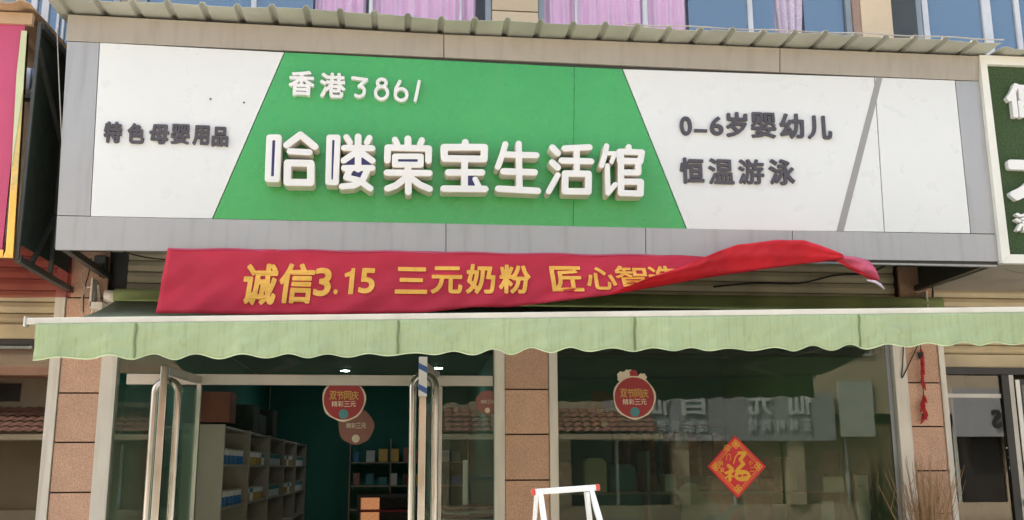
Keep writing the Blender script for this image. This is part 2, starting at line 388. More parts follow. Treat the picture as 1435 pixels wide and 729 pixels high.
# ================================================================== BUILDING
BD = empty('commercial_building', (.9, 0, 0), 'two-storey building with pink granite pillars and shop fronts, blue windows and pink curtains upstairs', 'building')
XL, XR = -9.5, 11.0
w = MB()
w.box(XL, XR, .10, .35, 3.42, 4.75); w.box(XL, XR, .10, .35, 7.3, 8.4)
WIN = [(-7.6, -4.3), (-3.86, -2.90), (-2.72, .455), (.90, 3.99), (4.66, 7.9), (8.3, 10.6)]
e = XL
for a, b in WIN:
    w.box(e, a, .10, .35, 4.75, 7.3); e = b
w.box(e, XR, .10, .35, 4.75, 7.3)
w.build('wall', mWall, BD)
bx('roof_slab', mWall, BD, XL - .2, XR + .2, -.25, 10.6, 8.4, 8.6)
bx('back_wall', mWall, BD, XL, XR, 10.2, 10.5, 0, 8.4)
for x in (XL, XR - .2): bx('side_wall', mWall, BD, x, x + .2, .36, 10.19, 0, 8.4)
bx('upper_floor', mWall, BD, XL + .21, XR - .21, .36, 10.19, 3.45, 3.75)
bx('upper_back_wall', mPale, BD, XL + .21, XR - .21, 3.2, 3.3, 3.76, 8.39)
# cream stone facing between the upper windows
for x0, x1 in ((.462, .893), (4.075, 4.39)):
    zz = [4.76, 5.12, 5.782 if x0 < 1 else 5.655, 6.45, 7.1]
    for a, b in zip(zz, zz[1:]): bx('stone_panel', mPale, BD, x0, x1, .03, .097, a + .006, b - .006, .003)
bx('reveal', mStrut, BD, 4.40, 4.655, .05, .097, 4.76, 7.1)  # flat dark strip painting the shade of the recess beside the pier
bx('reveal', mStoneD, BD, 3.995, 4.07, .04, .097, 4.76, 7.1)  # darker stone strip painting the shaded side face of the pier
# pillars
def pillar(x0, x1, zz, m, t0, t1, zt=2.85):
    bx('pillar_core', mJoint, BD, x0 + .003, x1 - .003, .0, .35, .12, 3.41)
    for a, b in zip(zz, zz[1:]): bx('stone_panel', m, BD, x0, x1, -.035, -.002, a + .006, b - .006, .003)
    for a, b, z1 in (t0, t1): bx('trim', mTrim, BD, a, b, -.05, .06, .12, z1, .004)
pillar(-3.10, -2.785, [.13, .60, 1.01, 1.416, 1.812, 2.210, 2.61, 3.0, 3.40], mStone, (-3.19, -3.106, 3.25), (-2.781, -2.652, 2.98))
pillar(.566, .942, [.13, .72, 1.11, 1.494, 1.875, 2.256, 2.64, 3.0, 3.40], mStone, (.472, .562, 2.98), (.946, 1.020, 2.98))
pillar(4.20, 4.505, [.13, .77, 1.188, 1.556, 1.942, 2.331, 2.72, 3.05, 3.40], mStone, (4.075, 4.196, 2.98), (4.509, 4.562, 3.05))
bx('inner_frame', MATS['blue_grey_window_frame'], BD, 4.03, 4.072, .0, .05, .12, 2.97)
# roller shutter slats above the shop fronts
def slats(x0, x1, z0, n, h, m, y=.055):
    proto = None
    for k in range(n):
        if proto is None:
            q = MB(); z = z0
            prof = [(y + .012, z), (y, z + .006), (y - .010, z + h * .5), (y, z + h - .012), (y + .012, z + h - .004)]
            q.grid(lambda u, v: (x0 + (x1 - x0) * u, prof[round(v * 4)][0], prof[round(v * 4)][1]), 1, 4)
            proto = q.build('shutter_slat', m, BD)
        else:
            c = proto.copy(); COL.objects.link(c); c.parent = BD; c.location = proto.location + Vector((0, 0, k * h)); ORG[c.name] = ORG[BD.name]
slats(-2.65, 4.19, 2.66, 9, .098, mSlatO)
slats(XL, -3.195, 2.78, 7, .098, mSlat)
slats(4.57, XR, 2.60, 10, .088, mSlat)
bx('shutter_bottom_rail', mSlat, BD, XL, -3.195, .0, .07, 2.655, 2.775)
bx('shutter_bottom_rail', mSlat, BD, 4.57, XR, .0, .07, 2.475, 2.592)
bx('shutter_box', mBack, BD, XL, XR, .085, .40, 2.60, 3.415)
# shop front header, transom, side lights
ZT = 2.97
bx('header_rail', mSteel, BD, -2.575, .462, -.03, .03, 2.283, 2.372, .004)
def pane(name, m, x0, x1, z0, z1, y=0.0): return bx(name, m, BD, x0, x1, y - .004, y + .004, z0, z1)
pane('pane', mGlass, -2.648, .468, 2.376, 2.62)
pane('pane', mGlass, -2.648, -2.0, .125, 2.279)
pane('pane', mGlass, .035, .468, .125, 2.279)
bx('stile', mSteel, BD, .0, .03, -.02, .02, .125, 2.279)
bx('stile', mBlk, BD, -2.0, -1.972, -.02, .02, .125, 2.279)
pane('shop_window', mGlassW, 1.023, 4.028, .60, 2.93)
bx('window_sill', mTrim, BD, 1.023, 4.028, -.05, .10, .12, .59)
# glass doors, both swung out
def door(hx, ang, label, top, tape):
    D = MB(); a = math.radians(ang); d = Vector((math.sin(a), -math.cos(a), 0)); n = Vector((math.cos(a), math.sin(a), 0)); L = .93
    h = Vector((hx, 0, 0)); P = lambda s, o, z: h + d * s + n * o + Vector((0, 0, z))
    pn = MB().bar(P(.04, 0, 1.2), P(L - .03, 0, 1.2), .010, top - .28).build('glass_door', mGlass, BD); pn['label'] = label
    MB().bar(P(.02, 0, top - .03), P(L, 0, top - .03), .035, .06).build('top_rail', mSteel, pn)
    MB().bar(P(.02, 0, .20), P(L, 0, .20), .035, .10).build('bottom_rail', mSteel, pn)
    MB().bar(P(L, 0, .15), P(L, 0, top), .055, .045).build('stile', mChrome, pn, bevel=.006)
    MB().bar(P(.02, 0, .15), P(.02, 0, top), .035, .04).build('stile', mSteel, pn)
    for s in (-1, 1):
        z1 = top - .11; pts = [P(L - .08, s * .015, .5)]
        pts = [P(L - .08, s * (.085 * math.sin(t)), .55 - .085 * math.cos(t) * .8) for t in np.linspace(0, math.pi / 2, 6)]
        pts += [P(L - .08, s * (.085 * math.cos(t)), z1 - .08 + .085 * math.sin(t)) for t in np.linspace(0, math.pi / 2, 7)]
        MB().tube(pts, .031, 14).build('handle', mChrome, pn, smooth=True)
    if tape:
        MB().bar(P(L, 0, top - .27), P(L, 0, top + .03), .064, .054).build('tape_wrap', mTape, pn)
        for z in (top - .24, top - .08):
            q = MB().bar(P(L, 0, z - .015), P(L, 0, z + .03), .068, .058)
            for k in (1, 2, 5, 6): q.v[k] = tuple(Vector(q.v[k]) + Vector((0, 0, .035)))
            q.build('tape_stripe', mTapeB, pn)
door(-1.985, -5, 'left glass door swung outwards', 2.35, False)
door(-.01, -9, 'right glass door swung outwards with blue and white tape at its top', 2.40, True)
# neighbours' fronts
pane('pane', mGlassL, -6.3, -3.195, .125, 2.60)
bx('window_frame', mBlk, BD, -6.4, -3.195, -.01, .05, 2.605, 2.65)
bx('header_rail', mBlk, BD, 4.57, XR, -.03, .03, 2.41, 2.47)
p1 = pane('pane', mGlassL, 4.575, 5.09, .125, 2.40)
bx('window_bar', mSilv, BD, 4.575, 5.09, -.012, -.006, 2.20, 2.235); 
bx('stile', mBlk, BD, 5.10, 5.165, -.03, .03, .125, 2.405)
bx('stile', mSilv, BD, 5.17, 5.215, -.03, .03, .125, 2.405)
dn = pane('glass_door', mGlassL, 5.29, 6.2, .16, 2.32, -.01)
DN = MB(); DN.box(5.225, 5.285, -.035, .015, .14, 2.37); DN.box(5.285, 6.2, -.035, .015, 2.325, 2.37)
DN.build('door_frame', mBlk, dn)
bx('door_bar', mSilv, dn, 5.2, 6.1, -.10, -.05, 1.245, 1.30)
bx('stile', mWhiteF, dn, 5.222, 5.262, -.045, -.037, 1.55, 2.36)
for ch, b in (('正', (1411, 627, 1424, 642)), ('在', (1430, 621, 1443, 638)), ('营', (1449, 615, 1462, 633)), ('业', (1467, 610, 1480, 628))):
    loops_mesh('door_lettering', char_loops(ch, px_rect(b, -.016), .01, 40, -.15), -.0165, .001, MATS['white_can_label'], dn)
for ch, b in (('●', (1414, 653, 1419, 659)), ('O', (1424, 647, 1431, 660)), ('p', (1433, 650, 1440, 664)), ('e', (1442, 650, 1449, 660)), ('n', (1451, 648, 1458, 658))):
    loops_mesh('door_lettering', char_loops(ch, px_rect(b, -.016), .01, 30), -.0165, .001, MATS['white_can_label'], dn)
# ---- upstairs windows
def upper(x0, x1, mulls, panes, fm=mFrameU):
    fr = frame_mb(x0, x1, .06, .16, 4.8, 7.2, .055).build('window_frame', fm, BD)
    for m_, wd_ in mulls: bx('mullion', mFrameW, fr, m_ - wd_ / 2, m_ + wd_ / 2, .075, .15, 4.856, 7.144)
    for a, b, g in panes: bx('pane', g, fr, a, b, .10, .108, 4.856, 7.144)
ux = lambda px: at(px, 30, .1).x
upper(-2.72, .455, [(ux(355), .045), (ux(519), .03), (ux(645), .018)], [(-2.66, ux(438), mGlassB), (ux(438) + .002, .395, mGlassC)])
upper(.90, 3.99, [(ux(807), .02), (ux(904), .04), (ux(1051), .045)], [(.958, ux(965), mGlassC), (ux(965) + .002, ux(1085), mGlassB), (ux(1085) + .002, ux(1127), mGlassC), (ux(1127) + .002, 3.93, mGlassB)])
upper(4.66, 7.9, [(ux(1296), .06), (ux(1382), .09), (ux(1425), .05)], [(4.72, 7.84, mGlassB)])
upper(-7.6, -4.3, [(-6.5, .05), (-5.4, .05)], [(-7.54, -4.36, mGlassB)])
upper(-3.86, -2.90, [(ux(63), .06), (ux(47), .05), (ux(82), .022), (ux(90), .018), (ux(20), .05)], [(-3.80, -2.96, mGlassB)])
upper(8.3, 10.6, [(9.4, .05)], [(8.36, 10.54, mGlassB)])
def curtain(name, x0, x1, z0, z1, m, label, folds, amp=.025, y=.155, pinch=None):
    def fn(u, v):
        x = x0 + (x1 - x0) * u; z = z0 + (z1 - z0) * v
        if pinch:
            k = 1 - pinch[1] * math.exp(-((z - pinch[0]) / .35) ** 2); x = (x0 + x1) / 2 + (x - (x0 + x1) / 2) * k
        return (x, y + amp * math.sin(u * folds * 6.283 + math.sin(v * 3) * .4) + amp * .5 * math.sin(u * folds * 14.3 + 1), z)
    return tag(MB().grid(fn, int(folds * 12), 14).build(name, m, smooth=True), label, 'curtain')
curtain('curtain', ux(440), ux(512), 4.87, 7.1, mPink, 'narrow pink curtain beside the blue pane of the upstairs window above the 香港 lettering', 4)
curtain('curtain', ux(520), ux(667), 4.87, 7.1, mPink, 'broad pink curtain left of the cream stone pier between the upstairs windows', 7)
curtain('curtain', ux(758), ux(902), 4.87, 7.1, mPink, 'broad pink curtain just right of the cream stone pier upstairs', 7)
curtain('curtain', ux(906), ux(964), 4.87, 7.1, mPink, 'pink curtain panel ending at the plain blue pane upstairs', 3, .02)
curtain('curtain', ux(1083), ux(1130), 4.87, 7.0, mLace, 'gathered pale pink curtain tied up alone between two blue panes', 4, .03, pinch=(5.55, .25))
curtain('lace_curtain', ux(296), ux(345), 4.87, 7.0, mLace, 'pale lilac lace curtain in the upstairs window at the left of the roof sheet', 5, .02)
curtain('curtain', ux(64), ux(76), 4.87, 7.0, mLace, 'strip of pale curtain in the narrow window above the magenta sign', 2, .02)
# ---- shop interior
bx('interior_wall', mTeal, BD, -2.75, -2.68, .36, 9.9, .12, 3.1)
bx('interior_wall', mGrnI, BD, 4.22, 4.32, .36, 9.9, .12, 3.1)
bx('interior_wall', mTeal, BD, -2.66, 4.20, 9.8, 9.9, .12, 3.1)
bx('interior_wall', mTeal, BD, .90, .98, .36, 9.7, .12, 3.1)
bx('interior_wall', mTeal, BD, 1.0, 4.20, 5.2, 5.3, .12, 3.1)
bx('ceiling', mTeal, BD, -2.66, 4.20, .42, 9.79, 3.105, 3.2)
bx('interior_floor', mTile2, BD, -2.66, 4.20, .36, 9.79, .06, .119)
for px, py in ((441, 539), (451, 555), (614, 515), (400, 548), (700, 560), (905, 511)):
    Yd = None
    d = ROT @ Vector(((px - W0 / 2) / F0, 1.0, -(py - H0 / 2) / F0)); t = (3.095 - 1.6) / d.z; p = CAMP + d * t
    if px == 905: p = Vector((2.6, 3.0, 3.095))
    if px == 700: p = Vector((-.6, 2.6, 3.095))
    if px == 400: p = Vector((-1.2, 7.2, 3.095))
    L = empty('downlight', (p.x, p.y, p.z), 'lit downlight', 'light', 'ceiling downlights')
    MB().tube([(p.x, p.y, p.z), (p.x, p.y, p.z - .012)], .085, 18).build('rim', mWhiteC, L)
    MB().tube([(p.x, p.y, p.z - .0125), (p.x, p.y, p.z - .016)], .065, 18).build('diffuser', mLampE, L)
    L['label'] = {441: 'lit white downlight over the shelves, the larger of the pair left of the hanging sticker', 451: 'small lit downlight deeper in the shop beside the round hanging sticker', 614: 'lit downlight seen through the transom right of the taped door', 400: 'downlight in the ceiling deep over the left shelves', 700: 'downlight in the ceiling near the entrance', 905: 'downlight in the ceiling of the window room'}[px]
# shelves along the left wall
SH = empty('shelf_unit', (-2.2, 5, .12), 'long row of cream shelves with cans along the left wall of the shop', 'shelf')
UP = [1.0, 2.6, 4.3, 5.9, 7.5, 9.2]
for k, y in enumerate(UP): bx('side_panel', mShelf, SH, -2.55 if k else -2.30, -1.93, y - .02, y + .02, .12, 2.0)
for a, b in zip(UP, UP[1:]):
    for z in (.45, .85, 1.235, 1.63, 1.98): bx('shelf', mShelf, SH, -2.55, -1.94, a + .021, b - .021, z - .012, z + .01)
bx('back_panel', mShelf, SH, -2.58, -2.552, 1.0, 9.2, .12, 2.0)
can_src = {}
def can(x, y, z, m, label, group):
    if m.name not in can_src:
        C_ = empty('can', (x, y, z), label, 'can', group)
        MB().tube([(x, y, z), (x, y, z + .085)], .052, 14).build('label_wrap', m, C_, smooth=False)
        MB().tube([(x, y, z + .086), (x, y, z + .135)], .0515, 14).build('label_band', mWhiteC if m is not mWhiteC else mStTeal, C_)
        MB().tube([(x, y, z + .136), (x, y, z + .150)], .054, 14).build('lid', mShelf, C_)
        can_src[m.name] = C_
    else:
        s_ = can_src[m.name]; C_ = tree_copy(s_, Vector((x, y, z)) - s_.location); tag(C_, label, 'can', group)
for bi, (a, b) in enumerate(zip(UP[:5], UP[1:6])):
    wh = ['nearest', 'second', 'third', 'fourth', 'farthest'][bi]
    for zi, z in enumerate((1.246, 1.641)):
        for k in range(6):
            m = mBlueC if bi == 0 else (mWhiteC if bi in (2, 4) else random.choice((mGoldC, mWhiteC)))
            can(-2.02, a + .12 + k * (b - a - .2) / 5.5, z, m, '%s can, %s from the entrance on the %s shelf of the %s bay' % ({'blue_can_label': 'blue', 'white_can_label': 'white', 'gold_can_label': 'gold'}[m.name], ['first', 'second', 'third', 'fourth', 'fifth', 'sixth', 'seventh', 'eighth'][k], ('middle', 'upper')[zi], wh), 'cans on the shelves')
tag(bx('carton', mRust, None, -2.33, -1.9, 1.0, 1.35, 2.02, 2.30), 'rust-red cardboard carton lying on top of the first shelf bay', 'carton')
for k, (y, h, m) in enumerate(((2.9, .30, mDarkG), (3.5, .22, mStrut), (4.6, .34, mDarkG))):
    q = bx('storage_box', m, None, -2.4, -1.95, y, y + .45, 2.002, 2.0 + h); tag(q, ['dark box on top of the second shelf bay', 'low black box on the shelf top behind the dark box', 'tall dark box on top of the third shelf bay'][k], 'box')
BS = empty('back_shelf', (-.2, 9.5, .12), 'open shelf with rows of goods against the teal back wall of the shop', 'shelf')
for z in (.9, 1.3, 1.7): bx('shelf', mShelf, BS, -1.2, .88, 9.3, 9.7, z - .02, z)
for x in (-1.2, -.5, .2, .86): bx('side_panel', mShelf, BS, x, x + .02, 9.3, 9.7, .12, 2.1)
rg = random.Random(3); GC = [(mBlueC, 'blue'), (mPink2, 'pink'), (mWhiteC, 'white'), (mGoldC, 'gold'), (mStTeal, 'teal'), (mRust, 'rust')]
for zi, z in enumerate((1.302, 1.702)):
    for k in range(9):
        m, nm = rg.choice(GC); x = -1.13 + k * .215; h = rg.uniform(.14, .26)
        tag(MB().box(x, x + rg.uniform(.10, .17), 9.35, 9.5, z, z + h).build('packet', m, bevel=.008), '%s packet, %s from the left on the %s shelf at the back wall' % (nm, ['first', 'second', 'third', 'fourth', 'fifth', 'sixth', 'seventh', 'eighth', 'ninth'][k], ('lower', 'top')[zi]), 'packet', 'packets on the back shelf')
# lit display case at the end
DC = empty('display_case', (.0, 8.6, .12), 'lit display case glowing orange at the back of the shop', 'display case')
a0 = at(506, 697, 8.6); a1 = at(560, 735, 8.6)
frame_mb(a0.x - .05, a1.x + .3, 8.3, 8.9, .12, a0.z + .05, .05).build('case_frame', mBlk, DC)
bx('lit_panel', mCase, DC, a0.x, a0.x + .30, 8.75, 8.8, .2, a0.z)
bx('shelf', mStRed, DC, a0.x, a1.x + .24, 8.32, 8.74, a0.z - .23, a0.z - .20)
bx('back_panel', mStrut, DC, a0.x + .31, a1.x + .24, 8.75, 8.8, .2, a0.z)
# bathing room furniture behind the big window
TB = empty('baby_bath', (1.7, 2.0, .12), 'teal baby bathing tub inside the big window beside the ladder', 'bath tub')
def tub(u, v):
    t = u * 6.2832; pr = [(.0, .5), (.55, .5), (.72, .75), (.78, 1.33), (.72, 1.35), (.66, 1.0), (0, .7)][round(v * 6)]
    return (1.75 + pr[0] * .75 * math.cos(t), 1.7 + pr[0] * .8 * math.sin(t), pr[1])
MB().grid(tub, 32, 6).build('basin', mStTeal, TB, smooth=True); MB().tube([(1.75, 1.7, .12), (1.75, 1.7, .55)], .3, 16).build('pedestal', mStTeal, TB)
RK = empty('clothes_rack', (2.5, 2.4, .12), 'rack of small pink and dark baby clothes seen through the big window', 'clothes rack')
MB().tube([(2.05, 2.6, .12), (2.05, 2.6, 2.05), (3.35, 2.6, 2.05), (3.35, 2.6, .12)], .018, 8).build('rail', mBlk, RK)
for k in range(9):
    x = 2.15 + k * .135; m = (mPink2, mStrut, mPink2, mStTeal, mPink2, mStCream)[k % 6]
    MB().grid(lambda u, v: (x + .05 * math.sin(u * 9 + k) , 2.40 + .4 * u, 1.98 - v * (.55 + .1 * (k % 3)) - (.12 * abs(u - .5) if v == 0 else 0)), 8, 4).build('hanging_garment', m, RK, smooth=True, solid=.02)
CT = empty('counter', (3.2, 1.6, .12), 'mottled low counter under the diamond poster inside the window', 'counter')
bx('body', mPink2, CT, 2.55, 3.35, 1.2, 1.7, .12, 1.38, .02); bx('top', mShelf, CT, 2.50, 3.40, 1.15, 1.75, 1.382, 1.42, .005)
# ================================================================== SHOP SIGN
YS = -1.26
SG = empty('shop_sign', (.8, YS, 3.17), 'long green and white shop sign board with raised white characters 哈喽棠宝生活馆 in a grey frame', 'sign')
bxm = MB(); bxm.box(-2.83, 4.41, YS + .022, YS + .05, 3.17, 4.95); bxm.build('backing_board', mBack, SG)
pts = lambda *a: [(p.x, p.z) for p in (at(x, y, YS) for x, y in a)]
def poly_panel(name, m, px, y0=YS, y1=YS + .02, lab=None):
    o = MB().prism(pts(*px), y0, y1).build(name, m, SG, bevel=.002)
    if lab: o['label'] = lab
poly_panel('white_panel', mWhiteP, [(140, 60), (127, 303), (297, 306.3), (398, 73.5)])
poly_panel('green_panel', mGreenP, [(399.5, 73.5), (298.5, 306.5), (803, 317.5), (804.6, 94)])
poly_panel('green_panel', mGreenP, [(805.1, 94), (803.5, 317.6), (961.5, 321), (871.5, 97)])
poly_panel('white_panel', mWhiteP, [(873, 97), (963, 321), (1239, 325), (1225, 108.6)])
poly_panel('white_panel', mWhiteP, [(1226.2, 108.6), (1240.2, 325), (1360, 327), (1338, 113)])
poly_panel('grey_stripe', mSlash, [(1228, 109.5), (1172, 324.3), (1182, 324.4), (1236.5, 109.8)], YS - .003, YS - .0005)
fz = 4.935
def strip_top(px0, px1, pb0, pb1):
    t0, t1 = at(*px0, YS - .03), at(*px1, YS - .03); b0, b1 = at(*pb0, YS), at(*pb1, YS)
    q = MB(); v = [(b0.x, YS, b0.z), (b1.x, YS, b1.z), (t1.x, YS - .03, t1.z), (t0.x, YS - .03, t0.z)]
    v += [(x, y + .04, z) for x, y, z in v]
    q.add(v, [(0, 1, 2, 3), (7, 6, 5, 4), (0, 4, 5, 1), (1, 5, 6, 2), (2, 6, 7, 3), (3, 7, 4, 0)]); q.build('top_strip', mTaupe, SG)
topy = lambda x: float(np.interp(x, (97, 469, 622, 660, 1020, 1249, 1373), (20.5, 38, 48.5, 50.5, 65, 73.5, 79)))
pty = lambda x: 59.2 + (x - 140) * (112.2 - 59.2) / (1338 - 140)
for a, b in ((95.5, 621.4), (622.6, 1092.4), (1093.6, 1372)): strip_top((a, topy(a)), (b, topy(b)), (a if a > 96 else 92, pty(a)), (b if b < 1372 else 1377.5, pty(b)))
poly_panel('side_strip', mGrey, [(94, 58.4), (80, 301.4), (126, 302.6), (139, 60)])
poly_panel('side_strip', mGrey, [(1339, 113.5), (1361, 327), (1398.6, 327.6), (1377, 114.2)])
boty = lambda x: 303.6 + (x - 127) * (328 - 303.6) / (1360 - 127)
lowy = lambda x: 350 + (x - 77) * (366.5 - 350) / (1402 - 77)
for a, b in ((77.5, 624.5), (625.5, 904.5), (905.5, 1110), (1111, 1401.5)):
    poly_panel('bottom_strip', mGrey, [(a if a > 78 else 80, boty(a)), (a, lowy(a)), (b, lowy(b)), (b if b < 1400 else 1398.6, boty(b))])
bx('bottom_lip', mGrey, SG, -2.81, 4.40, YS + .021, YS + .06, 3.155, 3.169)
# steel carrying frame behind
for x in (-2.80, 4.36):
    fr = MB(); fr.bar((x, YS + .08, 3.2), (x, .05, 3.19), .05); fr.bar((x, YS + .08, 4.9), (x, .05, 4.9), .05); fr.bar((x, YS + .10, 3.5), (x, .05, 4.6), .04)
    fr.build('side_frame', mStrut, SG)
bx('side_sheet', mStrut, SG, 4.385, 4.395, YS + .06, .0, 3.225, 4.90)
for x in (-.4, 1.9):
    fr = MB(); fr.bar((x, YS + .08, 3.45), (x, .05, 3.45), .05); fr.bar((x, YS + .10, 3.5), (x, .05, 4.6), .04); fr.build('side_frame', mStrut, SG)
# main raised letters, drawn as rounded strokes
YL = YS - .14
def crop(sc, ox, oy): return lambda x, y: (lambda p: (p.x, p.z))(at(ox + x / sc, oy + y / sc, YL))
K1 = crop(5.125, 360, 170); K2 = crop(4.948, 630, 180)
def big(K, sc, strokes, navy):
    unit = (at(601, 250, YL) - at(600, 250, YL)).length / sc
    loops = stroke_loops([([K(*p) for p in pl], r * unit) for pl, r in strokes])
    o = loops_mesh('letter', loops, YL, .135, mLetterW, SG, bevel=.006, side=mLetterS)
    for pg in navy: MB().prism([K(*p) for p in pg], YL + .002, YL + .10).build('navy_inlay', mNavy, o)
def rect(a, b, c, d): return [a, b, c, d, a]
big(K1, 5.125, [(rect((90, 115), (155, 115), (143, 417), (79, 415)), 23), ([(215, 170), (313, 96), (417, 182)], 26), ([(237, 215), (376, 222)], 24), (rect((220, 298), (387, 302), (387, 440), (218, 438)), 27)],
    [[(104, 130), (140, 130), (128, 402), (94, 400)]])
big(K1, 5.125, [(rect((521, 115), (580, 115), (566, 440), (513, 438)), 22), ([(643, 112), (668, 150)], 23), ([(727, 110), (727, 345)], 25), ([(808, 118), (790, 150)], 23), ([(628, 190), (828, 193)], 24), ([(720, 215), (625, 282)], 24), ([(734, 215), (828, 282)], 25),
    ([(627, 335), (828, 335)], 24), ([(672, 340), (643, 402), (735, 425), (815, 482)], 24), ([(795, 345), (758, 425), (700, 460), (612, 468)], 24)],
    [[(538, 132), (562, 132), (548, 418), (530, 418)], [(625, 300), (715, 235), (700, 312), (625, 312)], [(738, 235), (825, 300), (825, 318), (735, 312)], [(690, 355), (765, 355), (745, 405), (690, 385)]])
big(K1, 5.125, [([(992, 130), (1008, 165)], 23), ([(1085, 125), (1085, 185)], 26), ([(1185, 135), (1172, 165)], 23), ([(937, 280), (940, 188), (1235, 195), (1232, 282)], 25), (rect((992, 252), (1178, 252), (1176, 312), (992, 310)), 23),
    ([(1085, 312), (1088, 508)], 25), ([(935, 368), (1238, 372)], 25), ([(1080, 398), (1000, 460), (938, 483)], 25), ([(1095, 398), (1170, 455), (1240, 485)], 25)],
    [[(1000, 262), (1170, 262), (1168, 302), (1000, 300)]])
big(K2, 4.948, [([(110, 95), (110, 130)], 25), (rect((-38, 130), (243, 130), (240, 212), (-35, 208)), 26), ([(-8, 305), (225, 305)], 25), ([(-40, 418), (247, 420)], 25), ([(105, 212), (105, 418)], 24), ([(178, 352), (202, 400)], 21)],
    [[(125, 325), (185, 325), (195, 402), (125, 402)]])
big(K2, 4.948, [([(388, 108), (370, 172), (335, 268)], 22), ([(380, 180), (602, 186)], 24), ([(480, 105), (486, 425)], 23), ([(375, 298), (590, 304)], 25), ([(340, 418), (612, 433)], 25)], [])
big(K2, 4.948, [([(715, 132), (750, 170)], 25), ([(713, 236), (750, 270)], 25), ([(752, 322), (688, 438)], 21), ([(800, 138), (970, 130)], 24), ([(882, 140), (884, 300)], 23), ([(780, 222), (982, 228)], 24), (rect((803, 312), (965, 315), (963, 438), (801, 435)), 25)], [])
big(K2, 4.948, [([(1090, 120), (1078, 185), (1055, 258)], 20), ([(1095, 172), (1148, 172), (1125, 232)], 17), ([(1095, 258), (1100, 450), (1150, 388)], 19), ([(1245, 125), (1247, 160)], 20), (rect((1180, 160), (1335, 165), (1325, 226), (1182, 222)), 23),
    ([(1190, 165), (1190, 450)], 23), ([(1190, 228), (1310, 228), (1310, 306), (1190, 304)], 23), (rect((1190, 368), (1328, 370), (1325, 452), (1190, 448)), 24)], [])
# small white raised characters 香港3861
YW = YS - .04
for ch, b in (('香', (404.5, 99, 440.5, 134)), ('港', (448, 102, 484, 137))): put_char('letter', ch, b, YW, .04, mLetterW, SG, .028)
KW = lambda x, y: (lambda p: (p.x, p.z))(at(330 + x / 2.917, y / 2.917, YW))
un = (at(501, 120, YW) - at(500, 120, YW)).length / 2.917
circ = lambda cx, cy, rx, ry, a0=0, a1=360: [(cx + rx * math.cos(math.radians(a)), cy + ry * math.sin(math.radians(a))) for a in np.linspace(a0, a1, 19)]
for st in ([[(479, 318), (536, 325), (505, 352)], [(505, 352)] + circ(505, 372, 22, 22, -60, 130)], [circ(598, 338, 18, 15), circ(597, 379, 25, 26)], [[(672, 332), (655, 362), (653, 388)], circ(677, 386, 24, 24)], [[(751, 332), (735, 410)]]):
    loops_mesh('letter', stroke_loops([([KW(*p) for p in s], 6.5 * un) for s in st], 80), YW, .04, mLetterW, SG)
C1 = lambda a, b, c, d: (a / 2.917, c / 2.917, b / 2.917, d / 2.917)
for ch, b in (('特', (423, 498, 497, 583)), ('色', (520, 590, 503, 586)), ('母', (610, 690, 508, 588)), ('婴', (698, 775, 507, 588)), ('用', (787, 855, 512, 592)), ('品', (865, 933, 518, 598))):
    put_char('letter', ch, C1(*b), YW + .022, .018, mDark, SG, .035 if ch not in '婴' else .025)
for ch, b in (('0', (953, 163, 970, 189.5)), ('6', (995, 163, 1014, 189.5)), ('岁', (1018, 157, 1048, 192)), ('婴', (1053, 157.5, 1088, 193)), ('幼', (1093, 159, 1127, 194)), ('儿', (1132, 162, 1166, 195)),
              ('恒', (953, 221, 987, 257)), ('温', (993, 222, 1029, 258)), ('游', (1035, 223, 1071, 258)), ('泳', (1078, 223, 1114, 259))):
    put_char('letter', ch, b, YW + .022, .018, mDark, SG, .022 if ch in '婴温游' else .03)
a = at(974, 180, YW + .01); b = at(992, 184.5, YW + .01); bx('letter', mDark, SG, a.x, b.x, YW + .022, YW + .04, b.z, a.z)
# two screw heads / dark specks on the left white panel
for px, py in ((295, 139), (342, 144)):
    p = at(px, py, YS); MB().tube([(p.x, YS - .004, p.z), (p.x, YS, p.z)], .008, 8).build('rivet', mDark, SG)
# ================================================================== CORRUGATED LIP
LP = empty('corrugated_canopy', (.8, -.7, 4.95), 'weathered grey-green corrugated metal roof sheet overhanging the top of the green and white sign', 'roof sheet')
def rib_profile(x0, x1, first, pitch):
    pr = [(x0, 0)]; x = first
    while x < x1 - .04:
        if x - .03 > x0: pr += [(x - .03, 0), (x - .015, .028), (x + .015, .028), (x + .03, 0)]
        x += pitch
    return pr + [(x1, 0)]
seams = [-2.95, -.45, 2.05, 4.47]
_lt = [(at(px, topy(px), YS).x, at(px, topy(px), YS).z + .008) for px in (60, 97, 300, 469, 622, 660, 820, 1020, 1249, 1373, 1385)]
zf = lambda x: float(np.interp(x, [a for a, b in _lt], [b for a, b in _lt])) + .006
for a, b in zip(seams, seams[1:]):
    f0 = -2.60 + .2535 * math.ceil((a + .04 + 2.60) / .2535); pr = rib_profile(a, b + (.02 if b < 4 else 0), f0, .2535); n = len(pr) - 1
    ys = [-1.51, -1.25, -.6, .09]
    def fn(u, v, pr=pr, n=n, a=a):
        x, h = pr[round(u * n)]; y = ys[round(v * 3)]
        return (x, y - .012 * math.sin(x * 2.1 + a) * (v < .1), zf(x) + h + (.10 * (y + 1.5) / 1.5 if y > -1.2 else 0) + (.002 if a > -1 else 0) + .006 * math.sin(x * 7 + a * 3) * (v < .1))
    MB().grid(fn, n, 3).build('corrugated_sheet', mLip, LP, solid=.0035)
fr = MB()
for x in (-2.6, -.9, .8, 2.5, 4.2): fr.bar((x, -1.2, 4.955), (x, .08, 5.0), .03)
fr.build('support_rail', mStrut, LP)
q = MB().tube([(x, -1.495 + .01 * math.sin(x * 9), zf(x) + .03) for x in np.linspace(1.35, 4.5, 24)], .006, 5); q.build('loose_wire', mWire, LP)
